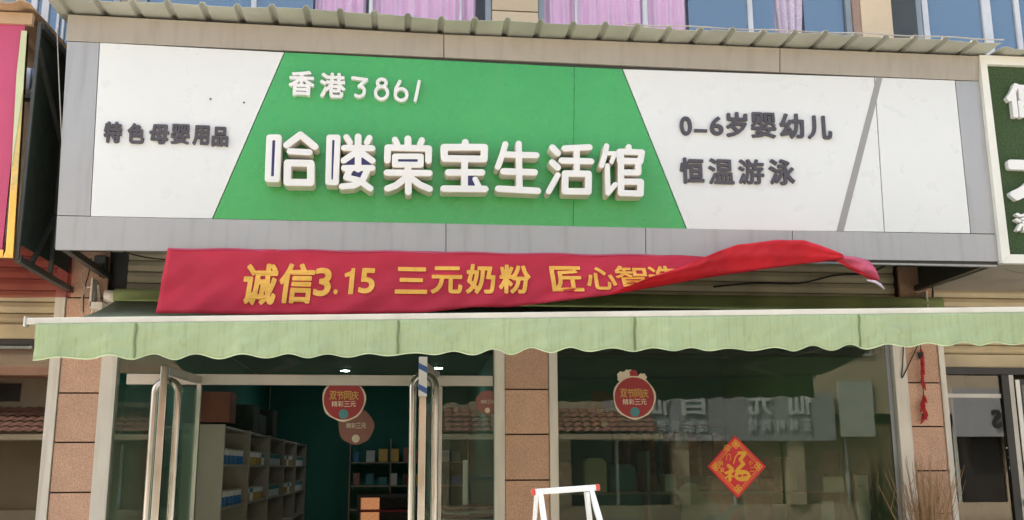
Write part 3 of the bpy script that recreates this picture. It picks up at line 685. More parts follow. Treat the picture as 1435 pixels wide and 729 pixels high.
# ================================================================== AWNING
YA = -2.5
AW = empty('awning', (.85, -.1, 2.7), 'retractable pale green awning with scalloped valance and white front bar across the shop', 'awning')
bl, br_ = at(38, 450.5, YA), at(1435, 434.5, YA)
sl_ = (br_.z - bl.z) / (br_.x - bl.x); zb = lambda x: bl.z + sl_ * (x - bl.x)
x0, x1 = bl.x, 4.42
MB().box(x0, x1, -.022, .03, -.021, .019).build('front_bar', mBar, AW, bevel=.006)
fb = AW.children[-1] if AW.children else None
for o in AW.children:
    if o.name.startswith('front_bar'):
        o0 = ORG[AW.name]
        for v in o.data.vertices:
            X = v.co.x + o0.x; y = v.co.y + o0.y; z = v.co.z + o0.z
            v.co = (X - o0.x, YA + y - o0.y, zb(X) + z - o0.z)
bx('bar_end_cap', mBar, AW, x0 - .012, x0 + .001, YA - .03, YA + .04, zb(x0) - .034, zb(x0) + .026, .004)
hemz = {0: .255}
sc_ph = [(-2.80, .24)]
def hem(x): return zb(x) - .226 - .012 * math.cos((x + 2.66) * 2 * math.pi / .252 + .5 * math.sin(x * 1.7)) * (1 + .35 * math.sin(x * 3.1)) + .006 * math.sin(x * 2.3) + .003 * math.sin(x * 31)
seamx = [at(191, 480, YA).x, at(558, 470, YA).x, at(889, 470, YA).x, at(1202, 460, YA).x]
edges = [at(50, 480, YA).x] + seamx + [4.40]
def val(u, v, a, b):
    x = a + (b - a) * u; top = zb(x) - .019; z = top + (hem(x) - top) * v
    nd = min(abs(x - s) for s in seamx)
    y = YA - .026 + v * (.012 * math.sin(x * 7.3) + .010 * math.sin(x * 17 + 1) + .006 * math.sin(x * 41)) + .010 * math.exp(-(nd / .03) ** 2) * v
    y += .010 * math.sin((x * 3 + z * 9)) * v
    for s0 in seamx:   # creases running out from each seam's top
        dx = (x - s0); an = dx - v * .5
        y -= .010 * math.exp(-(an / .05) ** 2) * (0 < dx < .8) * (1 - abs(2 * v - 1)) + .007 * math.exp(-((dx + v * .35) / .035) ** 2) * v
    y += .004 * math.sin(x * 23 + v * 11 + 2 * math.sin(x * 5)) * min(1, v * 3)
    return (x - (.012 * v if a < -2.6 and u == 0 else 0), y, z)
for a, b in zip(edges, edges[1:]):
    o = MB().grid(lambda u, v: val(u, v, a + .0, b - .0), int((b - a) / .02), 12).build('valance', mAwn, AW, smooth=True, solid=.0015)
    MB().grid(lambda u, v: (lambda p: (p[0], p[1] - .0035, p[2] + (0.003 - v * .007)))(val(u, 1, a, b)), int((b - a) / .02), 1).build('hem', mHem, o, smooth=True)
for s in seamx:
    MB().tube([(lambda p: (p[0] + .004 * math.sin(v * 9), p[1] - .004, p[2]))(val(0, v, s, s + .01)) for v in np.linspace(.02, .98, 9)], .0042, 5).build('seam', mSeam, AW)
YR, ZR = -.14, 3.0
RLx = at(147, 418, YR)
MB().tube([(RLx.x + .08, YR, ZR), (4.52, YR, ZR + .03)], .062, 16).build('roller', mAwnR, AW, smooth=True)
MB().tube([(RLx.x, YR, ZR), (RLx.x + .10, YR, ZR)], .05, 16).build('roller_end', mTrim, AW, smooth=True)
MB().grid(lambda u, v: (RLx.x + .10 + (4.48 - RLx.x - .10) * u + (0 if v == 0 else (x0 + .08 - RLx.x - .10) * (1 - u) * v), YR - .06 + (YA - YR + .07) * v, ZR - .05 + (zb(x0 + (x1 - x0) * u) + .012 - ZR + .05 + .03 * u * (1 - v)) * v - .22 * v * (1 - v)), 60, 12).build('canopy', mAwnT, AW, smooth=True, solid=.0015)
for xa, s in ((-2.3, 1), (4.1, -1)):
    q = MB(); q.bar((xa, -.12, 2.80), (xa + s * 1.0, -1.15, 2.60), .04); q.bar((xa + s * 1.0, -1.15, 2.60), (xa + s * .1, YA + .04, zb(xa) - .01), .035)
    q.build('folding_arm', mBar, AW)
for xa in (RLx.x - .05, at(1291, 424, 0).x):
    q = MB(); q.box(xa - .05, xa + .05, -.2, -.05, 2.88, 2.94); q.box(xa - .055, xa - .04, -.2, -.05, 2.90, 3.14); q.bar((xa + .0, -.08, 2.9), (xa - .03, -.08, 3.1), .02)
    q.build('bracket', mTrim, AW)
# ================================================================== BANNER
YB = YS - .035
BN = empty('banner', (.2, YB, 2.7), 'crimson cloth banner with orange-yellow characters, its right end blown up and twisted over', 'banner')
def curve(tab):
    xs, zs = [], []
    for px, py in tab:
        p = at(px, py, YB); xs.append(p.x); zs.append(p.z)
    return lambda x: float(np.interp(x, xs, zs))
topc = curve([(235, 348), (600, 352.5), (780, 356), (955, 358), (1003, 361), (1100, 364), (1172, 366)])
botc = curve([(220, 440.5), (400, 442), (600, 439), (660, 431.5), (711, 431.5), (780, 424), (855, 415), (958, 396), (1020, 386.5), (1113, 374), (1172, 367)])
flapc = curve([(850, 416), (862, 412), (900, 396), (951, 378.5), (1000, 358.5), (1020, 352), (1069, 346), (1113, 345), (1151, 354), (1172, 362)])
xl_t, xl_b, xr = at(235, 348, YB).x, at(220, 440, YB).x, at(1172, 365, YB).x
def front(u, v):
    x = xl_t + (xr - xl_t) * u; xx = x + (xl_b - xl_t) * v * max(0, 1 - u * 4)
    zt, zbm = topc(x), botc(x); k = max(0, (u - .55) / .45)
    y = YB - .010 * math.sin(u * 23) * v - .02 * v * math.sin(u * 7 + 1) ** 2 - .06 * math.sin(v * 3.14159) * k * .6 - .025 * v - .05 * k * v - .006 * math.sin(u * 60 + v * 5) * v - .0035 * math.sin(u * 118 + v * 14 + 3 * math.sin(u * 9)) * (.4 + v) + .004 * math.sin(v * 11 + u * 31)
    return (xx, y, zt + (zbm - zt) * v)
MB().grid(front, 160, 16).build('cloth', mBan, BN, smooth=True, solid=.001)
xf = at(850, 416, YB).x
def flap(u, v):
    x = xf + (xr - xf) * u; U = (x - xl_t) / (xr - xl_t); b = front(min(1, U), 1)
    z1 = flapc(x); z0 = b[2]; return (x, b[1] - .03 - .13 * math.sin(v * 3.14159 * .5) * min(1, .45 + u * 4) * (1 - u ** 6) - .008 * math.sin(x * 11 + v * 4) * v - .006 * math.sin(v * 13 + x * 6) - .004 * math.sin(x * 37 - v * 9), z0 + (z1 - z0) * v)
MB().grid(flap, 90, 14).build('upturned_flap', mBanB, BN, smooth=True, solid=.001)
def strip(tab0, tab1, name, m, y0=YB - .05, dy=.05):
    A = [at(*p, YB) for p in tab0]; Bq = [at(*p, YB) for p in tab1]; n = len(A) - 1
    def fn(u, v):
        k = min(u * n, n - 1e-6); i = int(k); t = k - i; a = A[i].lerp(A[i + 1], t); b = Bq[i].lerp(Bq[i + 1], t)
        p = a.lerp(b, v); return (p.x, y0 - dy * math.sin(v * 3.14) - .008 * math.sin(u * 14 + v * 6), p.z)
    return MB().grid(fn, 24, 8).build(name, m, BN, smooth=True, solid=.001)
strip([(1140, 350), (1172, 360), (1195, 363), (1213, 369), (1221, 378), (1224, 393)], [(1141, 351), (1168, 367), (1180, 374), (1195, 382), (1208, 389), (1222, 396)], 'twisted_tail', mBanP, YB - .07)
strip([(1166, 364), (1180, 373), (1195, 381.5), (1208, 388), (1222, 395)], [(1165, 369), (1180, 378), (1195, 386), (1208, 392), (1222, 398)], 'tail_edge', mBanB, YB - .085, .01)
q = MB().tube([at(1215, 393, YB - .1), at(1226, 395, YB - .1), at(1234, 400, YB - .1), at(1239.5, 405.5, YB - .1)], [.006, .013, .012, .006], 6); q.build('cord_end', mLace, BN, smooth=True)
q = MB().grid(lambda u, v: (lambda p: (p.x, YB - .006, p.z))(at(236 + 720 * u, 347.5 + 10.3 * u + (2.0 if v else 0) + .8 * math.sin(u * 40), YB)), 60, 1); q.build('top_hem', mMag, BN)
def ban_text(ch, b, shear=0, bold=.03):
    L = char_loops(ch, px_rect(b, YB), bold, 70, shear); v_, f_2 = [], []
    cu = bpy.data.curves.new('c', 'CURVE'); cu.dimensions = '2D'; cu.fill_mode = 'BOTH'
    for lp in L:
        # dense outline so that the print can follow the cloth
        dp = []
        for k in range(len(lp)):
            a, c = np.array(lp[k]), np.array(lp[(k + 1) % len(lp)]); n = max(1, int(np.hypot(*(c - a)) / .02))
            dp += [a + (c - a) * t / n for t in range(n)]
        sp = cu.splines.new('POLY'); sp.points.add(len(dp) - 1); sp.use_cyclic_u = True
        for k, p in enumerate(dp): sp.points[k].co = (p[0], p[1], 0, 1)
    o = bpy.data.objects.new('c', cu); COL.objects.link(o)
    me = bpy.data.meshes.new_from_object(o.evaluated_get(bpy.context.evaluated_depsgraph_get()))
    bpy.data.objects.remove(o); bpy.data.curves.remove(cu)
    def proj(x, z):
        u = min(1, max(0, (x - xl_t) / (xr - xl_t))); zt, zq = topc(x), botc(x); v = min(1, max(0, (z - zt) / (zq - zt)))
        return (x, front(u, v)[1] - .009, max(z, zq + .006))
    mb = MB().add([proj(p.co.x, p.co.y) for p in me.vertices], [tuple(p.vertices) for p in me.polygons])
    bpy.data.meshes.remove(me); mb.build('printed_character', mBanT, BN)
R8 = lambda a, b, c, d: (330 + a / 6.239, 360 + c / 6.239, 330 + b / 6.239, 360 + d / 6.239)
def ban_one():
    P_ = [(lambda p: (p.x, p.z))(at(330 + x / 6.239, 360 + y / 6.239, YB)) for x, y in ((955, 150), (1010, 128), (1018, 103), (1048, 103), (1028, 330), (985, 330), (1000, 172), (958, 180))]
    MB().prism(P_, YB - .062, YB - .0605)
    mb = MB(); mb.add([(x, front((x - xl_t) / (xr - xl_t), max(0, min(1, (z - topc(x)) / (botc(x) - topc(x)))))[1] - .0045, z) for x, z in P_], [(0, 1, 2, 6, 7), (2, 3, 4, 5, 6)])
    mb.build('printed_character', mBanT, BN)
ban_text('诚', R8(70, 368, 62, 432), .08, .028); ban_text('信', R8(385, 690, 60, 415), .08, .028)
ban_text('3', R8(690, 840, 100, 350), .08, .035); ban_text('.', R8(858, 895, 288, 332), 0, .1); ban_one(); ban_text('5', R8(1082, 1222, 103, 328), .08, .035)
for ch, b in (('三', (554, 375, 599, 413)), ('元', (604, 374, 648, 413)), ('奶', (653, 371, 694, 413)), ('粉', (699, 372, 743, 413))): ban_text(ch, b, .03)
ban_text('匠', (771, 374, 815, 410), -.12); ban_text('心', (820, 376, 862, 408), -.12); ban_text('智', (861, 374, 905, 404), -.15, .025); ban_text('造', (907, 374, 948, 406), -.15, .025)
# ================================================================== LEFT NEIGHBOUR'S SIGN
NL = empty('neighbour_sign', (-4, YS, 3.08), 'magenta sign board in a polished gold frame left of the green and white sign', 'sign')
bx('face_panel', mMag, NL, -7.6, at(8, 200, YS).x + .055, YS - .01, YS + .01, 3.135, 4.87)
xg0, xg1 = -3.185, -3.085
MB().prism([(xg0 + .045, 3.13), (xg0, 4.80), (xg1 - .06, 4.80), (xg1, 3.075), (xg0 + .03, 3.075)], YS - .03, YS + .015).build('frame_side', mGold, NL, bevel=.004)
MB().prism([(xg0 - .002, 4.45), (xg0 + .0, 4.805), (xg1 - .06, 4.805), (xg1 - .045, 4.35), (xg0 + .03, 3.70), (xg0 + .018, 4.0)], YS - .034, YS - .031).build('film_strip', mPaleG, NL)  # pale green patch laid over the upper gold frame
bx('frame_bottom', mGold, NL, -7.7, xg0 + .03, YS - .03, YS + .015, 3.075, 3.134, .003)
bx('frame_top', mTan, NL, -7.7, xg1 - .03, YS - .035, YS + .015, 4.86, 4.95, .003)
xs_ = -3.075
bx('side_back_sheet', mDarkG, NL, xs_ - .02, xs_ - .012, YS + .05, .05, 3.2, 4.86)  # dark sheet painting the shade inside the open sign frame
for a, b, wd_ in (((xs_, YS + .03, 3.08), (xs_, .04, 3.06), .045), ((xs_, YS + .03, 4.88), (xs_, .04, 4.88), .05), ((xs_, YS + .03, 4.70), (xs_, -.05, 3.75), .035), ((xs_, -.55, 4.85), (xs_, -.55, 3.1), .03), ((xs_, YS + .02, 3.08), (xs_, YS + .02, 4.9), .025), ((xs_, YS + .3, 3.1), (xs_, -.1, 4.1), .03)):
    MB().bar(a, b, wd_).build('steel_strut', mStrut, NL)
tn = MB().grid(lambda u, v: (-7.7 + (7.7 - 3.09) * u, -1.42 + 1.4 * v, 4.965 + .03 * max(0, math.sin(u * 110)) + .06 * v), 110, 3).build('roof_sheet', mTan, solid=.006)
tag(tn, 'tan corrugated roof sheet over the magenta and gold sign', 'roof sheet')
# translucent red sheet tinting the slats below
rb = MB().grid(lambda u, v: (-8 + 4.93 * u + .03 * v, -.10 + .03 * math.sin(u * 30) * v, 3.42 - .435 * v), 80, 4).build('sheer_banner', mRedSheer)
tag(rb, 'sheer red cloth hanging over cream shutter slats below the magenta sign', 'banner')
# ================================================================== RIGHT NEIGHBOUR'S SIGN
NR = empty('neighbour_sign', (6, YS, 3.19), 'dark green artificial turf sign with white raised characters in a white frame', 'sign')
MB().prism([(at(1372.5, 77, YS - .04).x, at(1372.5, 77, YS - .04).z), (7.6, 4.93), (7.6, 4.86), (at(1383, 88, YS - .04).x, at(1383, 90, YS - .04).z)], YS - .04, YS + .02).build('frame_top', mWhiteF, NR)
MB().prism([(at(1372.5, 77, YS - .04).x, at(1372.5, 77, YS - .04).z), (at(1383, 88, YS - .04).x, at(1383, 90, YS - .04).z), (at(1415.5, 356, YS - .04).x, at(1415.5, 356, YS - .04).z), (at(1404.5, 369, YS - .04).x, at(1404.5, 368.5, YS - .04).z)], YS - .04, YS + .02).build('frame_side', mWhiteF, NR)
MB().prism([(at(1415.5, 356, YS - .04).x, at(1415.5, 356.5, YS - .04).z), (7.6, 3.27), (7.6, 3.2), (at(1404.5, 369, YS - .04).x, at(1404.5, 369, YS - .04).z)], YS - .04, YS + .02).build('frame_bottom', mWhiteF, NR)
bx('turf_face', mTurf, NR, 4.44, 7.6, YS - .0, YS + .02, 3.22, 4.9)
bx('soffit_board', mSoff, NR, 4.47, 7.6, YS + .03, .03, 3.19, 3.205)
sc = MB().grid(lambda u, v: (4.62 + 1.5 * u, -1.0 + .95 * u + .02 * math.sin(u * 22), 3.186 - .0 * v + v * .003), 20, 1); sc.build('soffit_crack', mStrut, NR)
for ch, b, bo in (('偶', (1411, 117, 1462, 165), .035), ('大', (1412, 203, 1510, 282), .05), ('满', (1423, 298, 1458, 325), .03)):
    loops_mesh('letter', char_loops(ch, px_rect(b, YS - .05), bo, 70), YS - .05, .045, mLetterW, NR)
ln = MB().grid(lambda u, v: (4.50 + 3.2 * u, -1.42 + 1.4 * v, 4.945 + .02 * max(0, math.sin(u * 80)) + .08 * v), 90, 3).build('roof_sheet', mLip, solid=.004)
tag(ln, 'grey-green corrugated sheet over the green turf sign', 'roof sheet')
# ================================================================== WIRES
def wire(px, Y, r, m, label):
    P = [at(a, b, Y) for a, b in px]; out = []
    for i in range(len(P) - 1):
        for t in np.linspace(0, 1, 5)[:-1]: 
            p0, p1, p2, p3 = P[max(i - 1, 0)], P[i], P[i + 1], P[min(i + 2, len(P) - 1)]
            out.append(.5 * ((2 * p1) + (p2 - p0) * t + (2 * p0 - 5 * p1 + 4 * p2 - p3) * t * t + (3 * p1 - p0 - 3 * p2 + p3) * t ** 3))
    out.append(P[-1]); return tag(MB().tube(out, r, 6).build('wire', m, smooth=True), label, 'wire')
wire([(80, 40), (82, 95), (87, 200), (92, 260), (93, 330)], YS + .02, .0045, mWire, 'thin pale wire hanging down the gap beside the magenta sign')
wire([(127, 365), (116, 378), (115, 392), (119, 405), (114, 420), (116, 438), (122, 446)], -.12, .006, mWire, 'pale wire looping down the granite pillar by the awning bracket')
wire([(128, 362), (124, 385), (118, 408), (117, 440)], -.10, .005, mCord, 'black wire hanging on the granite pillar left of the banner')
wire([(122, 403), (130, 404), (131, 420), (128, 440)], -.14, .007, mTrim, 'stiff pale cable bent over at the left awning bracket')
wire([(170, 352), (200, 360), (235, 364), (300, 366)], -.3, .006, mCord, 'dark cable sagging under the left end of the grey sign frame')
wire([(1000, 402), (1060, 397), (1120, 397), (1170, 386), (1215, 383), (1245, 370)], -.04, .008, mCord, 'dark cable running over the shutter slats behind the blown-up banner end')
wire([(1307, 398), (1306, 426)], -.15, .005, mCord, 'short black wire hanging right of the right awning bracket')
wire([(1266, 486), (1265, 512), (1264, 530), (1275, 508), (1286, 484)], -.06, .005, mCord, 'dark cord looped on the right granite pillar left of the chilli string')
JB = empty('junction_box', (at(140, 370, -.08).x, -.08, 3.15), 'small black junction box with tangled cables under the sign on the left pillar', 'junction box')
a = at(133, 362, -.1); bx('housing', mStrut, JB, a.x, a.x + .10, -.13, -.04, a.z - .10, a.z + .02, .01)
for k in range(3): MB().tube([(a.x + .03 + k * .025, -.14, a.z - .05), (a.x + .05 + .01 * k, -.17, a.z - .13 - .02 * k), (a.x + .09, -.14, a.z - .08)], .007, 6).build('cable_loop', mCord, JB)
# ================================================================== STICKERS AND POSTER
def disc(mb, cx, cz, r, y, n=28, wob=0, th=.0012):
    mb.prism([(cx + (r + wob * math.sin(a * 5 + 1)) * math.cos(a), cz + (r + wob * math.sin(a * 7)) * math.sin(a)) for a in [-2 * math.pi * k / n for k in range(n)]], y, y + th); return mb
def round_sticker(px, py, rp, Y, label, dull=False, crown=True):
    c = at(px, py, Y); r = rp * (CAMP.y * -1 + Y) / F0 * 1.02
    mr, mc, mg = (mStGrey, mStGrey, mTan) if dull else (mStRed, mStCream, mStGold)  # dull variant uses brown for rim and disc
    T = empty('hanging_sticker', (c.x, Y, c.z), label, 'sticker')
    disc(MB(), c.x, c.z, r * 1.08, Y, wob=r * .03).build('rim', mc, T)
    disc(MB(), c.x, c.z, r, Y - .002).build('disc', mr, T)
    if crown:
        for dx, rr in ((-.55, .30), (-.25, .24), (.45, .2), (.0, .22)):
            disc(MB(), c.x + dx * r, c.z + r * (1.0 + .15 * (abs(dx) < .3)), r * rr, Y + .0015 + abs(dx) * .002, 12, r * .04, .001).build('ornament', mc if dx else mr, T)
    if dull: text_rect('lettering', '精彩三元', (c.x - r * .6, c.x + r * .6, c.z - r * .1, c.z + r * .22), Y - .004, .001, mStCream, T, .01, .05, 34)
    if not dull:
        text_rect('lettering', '双节同庆', (c.x - r * .72, c.x + r * .72, c.z - r * .02, c.z + r * .42), Y - .004, .001, mg, T, .02, .02, 40)
        text_rect('lettering', '精彩三元', (c.x - r * .6, c.x + r * .6, c.z - r * .36, c.z - r * .08), Y - .004, .001, mc, T, .01, .05, 34)
    disc(MB(), c.x, c.z - r * .72, r * .24, Y - .0035, 14).build('emblem', mStTeal if not dull else mStCream, T)
    return T
round_sticker(482, 560, 27, .04, 'round red hanging sticker with gold characters below the door header', crown=False)
round_sticker(499, 598, 22, .5, 'faded brown round sticker hanging behind the red one in the doorway', True, False)
round_sticker(889, 557, 28, -.008, 'brightest round red sticker with cream ornaments on the big window')
round_sticker(847, 578, 22, .5, 'smaller dim round sticker behind and left of the bright one in the big window', True)
round_sticker(683, 564, 15, -.008, 'small round brown sticker at the right edge of the door side light', True, False)
# diamond fortune poster
YF = -.012
FU = empty('fortune_poster', (at(1033, 653, YF).x, YF, at(1033, 653, YF).z), 'red diamond paper poster with gold 福 character on the big window', 'poster')
cxy = at(1032.5, 654, YF); hw = (at(1074, 654, YF).x - at(992, 654, YF).x) / 2
dia = lambda s: [(cxy.x - hw * s, cxy.z), (cxy.x - .004, cxy.z - hw * s * 1.02), (cxy.x + hw * s, cxy.z), (cxy.x - .004, cxy.z + hw * s * 1.02)]
for s, m, y in ((1, mFuR, 0), (.90, mFuO, -.0015), (.86, mFuR, -.003), (.80, mFuG, -.0045), (.77, mFuR, -.006)): MB().prism(dia(s), YF + y - .001, YF + y).build('paper' if s == 1 else 'border', m, FU)
KF = lambda x, y: (lambda p: (p.x, p.z))(at(980 + x / 6.63, 600 + y / 6.63, YF))
uf = (at(1031, 650, YF) - at(1030, 650, YF)).length / 6.63
loops_mesh('character', stroke_loops([([KF(*p) for p in a_], r2 * uf) for a_, r2 in (([(268, 350), (300, 378)], 16), ([(243, 418), (312, 400)], 12), ([(300, 405), (268, 445), (245, 462)], 8), ([(282, 400), (282, 482)], 14), ([(290, 435), (312, 452)], 8),
    ([(315, 330), (335, 265), (365, 232)], 5), ([(365, 232), (422, 230)], 14), ([(418, 240), (378, 292), (408, 335), (372, 365), (345, 400)], 16), (circ(398, 442, 60, 38), 15), ([(352, 430), (440, 420)], 5), ([(368, 462), (430, 450)], 5), ([(402, 400), (392, 485)], 5))], 120), YF - .0085, .001, mFuG, FU)
for dx, dz in ((0, .72), (0, -.72), (.72, 0), (-.72, 0)):
    X, Z = cxy.x + dx * hw, cxy.z + dz * hw
    loops_mesh('corner_ornament', stroke_loops([(circ(X - .018, Z, .014, .014), .004), (circ(X + .018, Z, .014, .014), .004), (circ(X, Z + .02, .013, .013), .004), (circ(X, Z - .018, .013, .013), .004)], 50), YF - .0085, .001, mFuG, FU)
for ch, b in (('迎', (1014, 623, 1023, 632)), ('门', (1018, 636, 1024, 645)), ('纳', (1007, 645, 1013, 653)), ('富', (1009, 655, 1015, 662)), ('小', (1049, 645, 1055, 652)), ('二', (1051, 655, 1057, 661))): put_char('small_lettering', ch, b, YF - .0075, .001, mFuG, FU, .01, 34)
# white/teal cut-out decals low on the window
def decal(name, pts_, m, label, y=.012):
    P = [at(x, yy, y) for x, yy in pts_]; L = [(p.x, p.z) for p in P]
    fine = []
    n = len(L)
    for i in range(n):
        p0, p1, p2, p3 = (np.array(L[(i + k) % n]) for k in (-1, 0, 1, 2))
        for t in (0, .33, .66): fine.append(tuple(.5 * ((2 * p1) + (p2 - p0) * t + (2 * p0 - 5 * p1 + 4 * p2 - p3) * t * t + (3 * p1 - p0 - 3 * p2 + p3) * t ** 3)))
    return tag(MB().prism(fine, y, y + .001).build(name, m), label, 'decal')
decal('cloud_decal', [(958, 732), (956, 705), (950, 690), (960, 678), (975, 678), (985, 695), (1000, 700), (1008, 715), (1004, 735)], mat('frosted_white_decal', (.26, .27, .24), .7), 'frosted rounded cloud-shaped decal low on the big window')
decal('wave_decal', [(985, 735), (995, 722), (1015, 718), (1030, 704), (1037, 702), (1030, 718), (1010, 735)], mStTeal, 'teal curved wave decal low on the big window under the diamond poster', .009)
# framed notice
RS = empty('stock_rack', (2.2, 1.3, .12), 'low rack of mixed baby goods standing behind the big window', 'rack')
for z in (.60, 1.0, 1.36): bx('rack_shelf', mShelf, RS, 1.1, 4.0, 1.05, 1.45, z - .02, z)
for x in (1.1, 2.05, 3.0, 3.97): bx('rack_post', mShelf, RS, x, x + .03, 1.05, 1.45, .12, 1.75)
rng = random.Random(5); CN = [(mPink2, 'dusty pink'), (mStCream, 'cream'), (mStTeal, 'teal'), (mRust, 'rust'), (mWhiteC, 'white'), (mStrut, 'black'), (mStGrey, 'brown'), (mGoldC, 'gold')]
x = 1.15; k = 0
while x < 3.8:
    w_ = rng.uniform(.10, .26); h_ = rng.uniform(.12, .34); m, nm = CN[k % 8]; y_ = rng.uniform(1.08, 1.2)
    q = MB().prism([(x, 1.362), (x + w_, 1.362), (x + w_, 1.362 + h_ * .86), (x + w_ * .8, 1.362 + h_), (x + w_ * .2, 1.362 + h_), (x, 1.362 + h_ * .86)], y_, y_ + .2).build('package', m, bevel=.006)
    tag(q, '%s package, %s from left on the goods rack in the window' % (nm, ['first', 'second', 'third', 'fourth', 'fifth', 'sixth', 'seventh', 'eighth', 'ninth', 'tenth', 'eleventh', 'twelfth', 'thirteenth', 'fourteenth', 'fifteenth'][k]), 'package', 'goods on the rack')
    x += w_ + rng.uniform(.02, .1); k += 1
NF = empty('framed_notice', (at(1209, 696, .012).x, .012, at(1209, 729, .012).z), 'narrow framed paper notice at the lower right of the big window', 'notice')
a, b = at(1194, 663, .012), at(1226, 760, .012); frame_mb(a.x, b.x, .008, .03, b.z, a.z, .018).build('frame', mBlk, NF); bx('paper', mPaper, NF, a.x + .019, b.x - .019, .012, .02, b.z + .019, a.z - .019)
text_rect('lettering', '晚安', (a.x + .05, b.x - .05, a.z - .13, a.z - .10), .0105, .001, mCord, NF, .005, .1, 30)
# paper sheets inside the glass
for i, (x0_, y0_, x1_, y1_, m) in enumerate(((1153, 668, 1183, 690, mPaper), (1150, 702, 1170, 729, mPaper))):
    a, b = at(x0_, y0_, .012), at(x1_, y1_, .012)
    tag(bx('paper_note', m, None, a.x, b.x, .010, .0115, b.z, a.z), ['small paper note on the window right of the diamond poster', 'lower paper note on the window left of the framed notice'][i], 'paper')
PO = at(652, 645, .9)
tag(bx('display_post', mWhiteF, None, PO.x - .022, PO.x + .022, .88, .92, .12, PO.z), 'pale upright post standing inside the door side light left of the middle pillar', 'post')  # pale bar added in place of a reflection in the side light
TW = empty('towel_stack', (.25, .75, .12), 'stack of folded pink and white towels on a low stand inside the door side light', 'towels')
bx('stand', mBlk, TW, .05, .85, .6, 1.1, .12, 1.05)
for k in range(5):
    z = 1.055 + k * .042
    MB().grid(lambda u, v: (.08 + .72 * u, .84 - .22 * math.cos(v * 6.283), z + .02 + .019 * math.sin(v * 6.283) + .008 * math.sin(u * 9 + k)), 14, 12).build('folded_towel', (mPink2, mWhiteF)[k % 2], TW, smooth=True)
# ================================================================== LADDER
LD = empty('step_ladder', (at(791, 690, -3.0).x, -3.0, .12), 'white aluminium step ladder with red end caps in front of the middle pillar', 'ladder')
YLd = -3.0
a, b = at(750, 689.5, YLd), at(835, 683.5, YLd)
P = lambda px, py, Y: at(px, py, Y)
MB().bar(a, b, .03, .032).build('top_bar', mLad, LD, bevel=.004)
MB().bar(P(744.5, 690, YLd), a, .034, .036).build('end_cap', mLadC, LD, bevel=.006); MB().bar(b, P(840.5, 683.2, YLd), .034, .036).build('end_cap', mLadC, LD, bevel=.006)
def rail(p0, p1, yb, name='front_rail', w_=.026, d=.05):
    t, q = at(*p0, YLd), at(*p1, YLd); dr = (q - t) / (t.z - q.z); e_ = t + dr * (t.z - .12); MB().bar((t.x, YLd + .005, t.z), (e_.x, YLd + yb, .12), w_, d).build(name, mLad, LD); return t, e_
lt, le = rail((757, 690), (761, 729), -.42); rt, re_ = rail((828, 686), (838.5, 729), -.42)
rail((752, 692), (751, 729), .45, 'rear_rail', .02, .03); rail((822, 688), (829, 729), .45, 'rear_rail', .02, .06)
for k in range(1, 4):
    t = k / 4.2 + .08; p = Vector((lt.x, YLd, lt.z)).lerp(Vector((le.x, YLd - .42, .12)), t); q = Vector((rt.x, YLd, rt.z)).lerp(Vector((re_.x, YLd - .42, .12)), t); MB().bar(p, q, .08, .025).build('step', mLad, LD)
# ================================================================== CHILLI STRING, TWIGS
CH = empty('chilli_string', (4.37, -.07, 2.65), 'string of red chillies with dark tassel hanging on the right granite pillar', 'decoration')
p0, p1 = at(1290, 484, -.07), at(1296, 588, -.07)
MB().tube([p0, (p0 + p1) / 2, p1], .005, 5).build('cord', mCord, CH)
MB().tube([at(1290, 494, -.07), at(1291, 503, -.07)], .024, 8).build('bead', mCord, CH)
for k in range(26):
    t = k / 25; z = .06 + (t * .86 if k < 14 else .62 + (k - 14) / 12 * .30); c = p0.lerp(p1, z); an = random.uniform(0, 6.28); rr = .018 + (.03 if z > .62 else 0)
    d = Vector((math.cos(an) * rr, -abs(math.sin(an)) * .03, -.07)); MB().tube([c, c + d * .5 + Vector((0, 0, -.005)), c + d], [.011, .015, .003], 6).build('chilli', mChili, CH)
MB().tube([at(1295, 580, -.07), at(1296, 588, -.07)], .02, 8).build('bead', mCord, CH)
TG = empty('twig_bundle', (4.05, -.45, .12), 'bundle of dry brown twigs fanning up against the right granite pillar', 'dried branches')
MB().tube([(4.05, -.45, .12), (4.05, -.45, .5)], [.12, .15], 16).build('vase', mStoneD, TG)
tw = MB(); base = Vector((4.05, -.42, .45))
for k in range(130):
    a_ = random.gauss(0, .13); h = random.uniform(.9, 1.35); b_ = random.gauss(0, .14)
    pts_ = [base + Vector((random.uniform(-.05, .05), random.uniform(-.05, .05), 0))]
    for j in range(1, 6):
        t = j / 5; pts_.append(base + Vector((math.sin(a_) * h * t ** 1.25 + random.uniform(-.008, .008), b_ * h * t * .8, math.cos(a_) * h * t * .93)))
    if max(p.y for p in pts_) > -.10: pts_ = [Vector((p.x, min(p.y, -.10), p.z)) for p in pts_]
    r0 = random.uniform(.003, .0055); tw.tube(pts_, [r0 * (1 - .13 * j) for j in range(6)], 4)
    for q in range(3):
        j = random.randint(2, 4); d = Vector((random.uniform(-.10, .10), random.uniform(-.04, 0), random.uniform(.08, .2))); tw.tube([pts_[j], pts_[j] + d], [r0 * .6, .0008], 3)
tag(tw.build('twigs', mTwig, TG), kind='stuff')
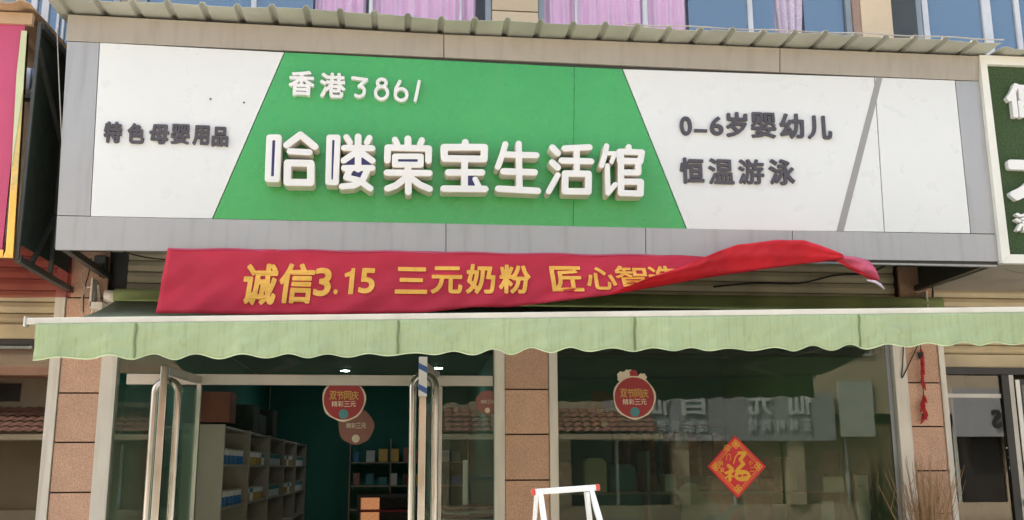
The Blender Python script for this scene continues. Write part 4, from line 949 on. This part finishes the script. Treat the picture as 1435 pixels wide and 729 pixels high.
# ================================================================== OPPOSITE SIDE OF THE STREET (seen mirrored in the glass)
YO = 18.0
def op(px, py, Y=YO): p = at(px, py, Y); return p.x, p.z
OB = empty('opposite_building', (3, -18, 0), 'cream building with a tiled canopy across the street, seen mirrored in the shop glass', 'building')
bx('wall', mOppW, OB, -16, 24, -19.0, -18.0, 3.02, 8.2)
bx('wall', mOppW, OB, -16, 24, -19.0, -18.05, .12, .6)
bx('shop_interior', mOppD, OB, -16, 24, -19.0, -18.5, .6, 3.01)
bx('balcony', mSal, OB, -16, -2.5, -18.0, -17.2, 3.86, 4.08, .01)
for k in range(12):
    x = -15.5 + k * 3.2
    bx('pier', mOppW, OB, x, x + .45, -18.49, -17.95,   .6, 3.0)
    wf = frame_mb(x + .9, x + 2.6, -17.999, -17.94, 4.6, 6.3, .07).build('window_frame', mOppL, OB); bx('pane', mOppD, wf, x + .97, x + 2.53, -17.98, -17.97, 4.67, 6.23)
    if x < -2: bx('pane', mOppD, OB, x + .8, x + 2.4, -17.999, -17.96, 3.28, 3.72)
    bx('shop_window', mOppS if k % 3 else mOppD, OB, x + .5, x + 3.1, -18.3, -18.25, .6, 2.75)
    bx('door_frame', mOppL, OB, x + 1.7, x + 1.78, -18.22, -18.17, .6, 2.7)
# tiled canopy: courses of pantiles, left of the grey sign
tz0, tz1 = 2.45, 3.10
for row in range(5):
    t0, t1 = row / 5, (row + 1) / 5
    q = MB().grid(lambda u, v: (-16 + 22.3 * u, -17.05 - .9 * (t0 + (t1 - t0) * v) , tz0 + (tz1 - tz0) * (t0 + (t1 - t0) * v) + .05 * abs(math.sin(u * 22.3 * math.pi / .24)) + .03 * (1 - v)), 560, 1).build('tile_course', mTile, OB)
bx('canopy_edge', mOppW, OB, -16, 6.4, -17.95, -17.02, 2.30, 2.43)
OS = empty('opposite_sign', (8, -17.7, 2.9), 'grey sign with white characters across the street, mirrored in the big window', 'sign')
sx0, sz1 = op(845, 556); sx1, _ = op(1165, 560); _, sz0 = op(1000, 618)
bx('face_panel', mOppG, OS, sx0, sx1, -17.98, -17.85, sz0, sz0 + 1.3)
def opchar(ch, b, m=mWhiteC, bold=.015):
    x0_, z1_ = op(b[0], b[1], YO - .2); x1_, z0_ = op(b[2], b[3], YO - .2)
    # readable from the street, so turned about to face north
    L = char_loops(ch, (x0_, x1_, z0_, z1_), bold, 48, flip=True)
    return loops_mesh('letter', L, -17.845, .05, m, OS)
for k, ch in enumerate('皮肤管理中心'): opchar(ch, (979 - k * 19.4, 590, 992 - k * 19.4, 606))
for k, ch in enumerate('亚韩时尚馆'): opchar(ch, (1126 - k * 19, 588, 1138 - k * 19, 604))
for ch, x in (('仙', 1105), ('元', 1048), ('自', 955), ('仙', 905)): opchar(ch, (x, 546, x + 34, 582), bold=.02)
a, z1_ = op(1172, 535); b, z0_ = op(1225, 612); tag(bx('white_board', mOppL, None, a, b, -17.99, -17.9, z0_, z1_), 'pale board right of the grey sign across the street', 'board')
OP = empty('opposite_sign', (15, -17.7, 2.9), 'grey sign with large letters across the street, mirrored in the right neighbour door', 'sign')
a, z1_ = op(1330, 545); b, z0_ = op(1500, 612); bx('face_panel', mOppG, OP, a, b, -17.98, -17.85, z0_, z1_)
for k, ch in enumerate('oppS'):
    x = 1446 - k * 19
    x0_, zz1 = op(x, 574, YO - .2); x1_, zz0 = op(x + 16, 600, YO - .2)
    loops_mesh('letter', char_loops(ch, (x0_, x1_, zz0 - (.15 if ch == 'p' else 0), zz1), .04, 48, flip=True), -17.845, .05, mOppD, OP)
print('objects', len(bpy.data.objects), 'tris', sum(len(o.data.loop_triangles) or sum(len(p.vertices) - 2 for p in o.data.polygons) for o in bpy.data.objects if o.type == 'MESH'))
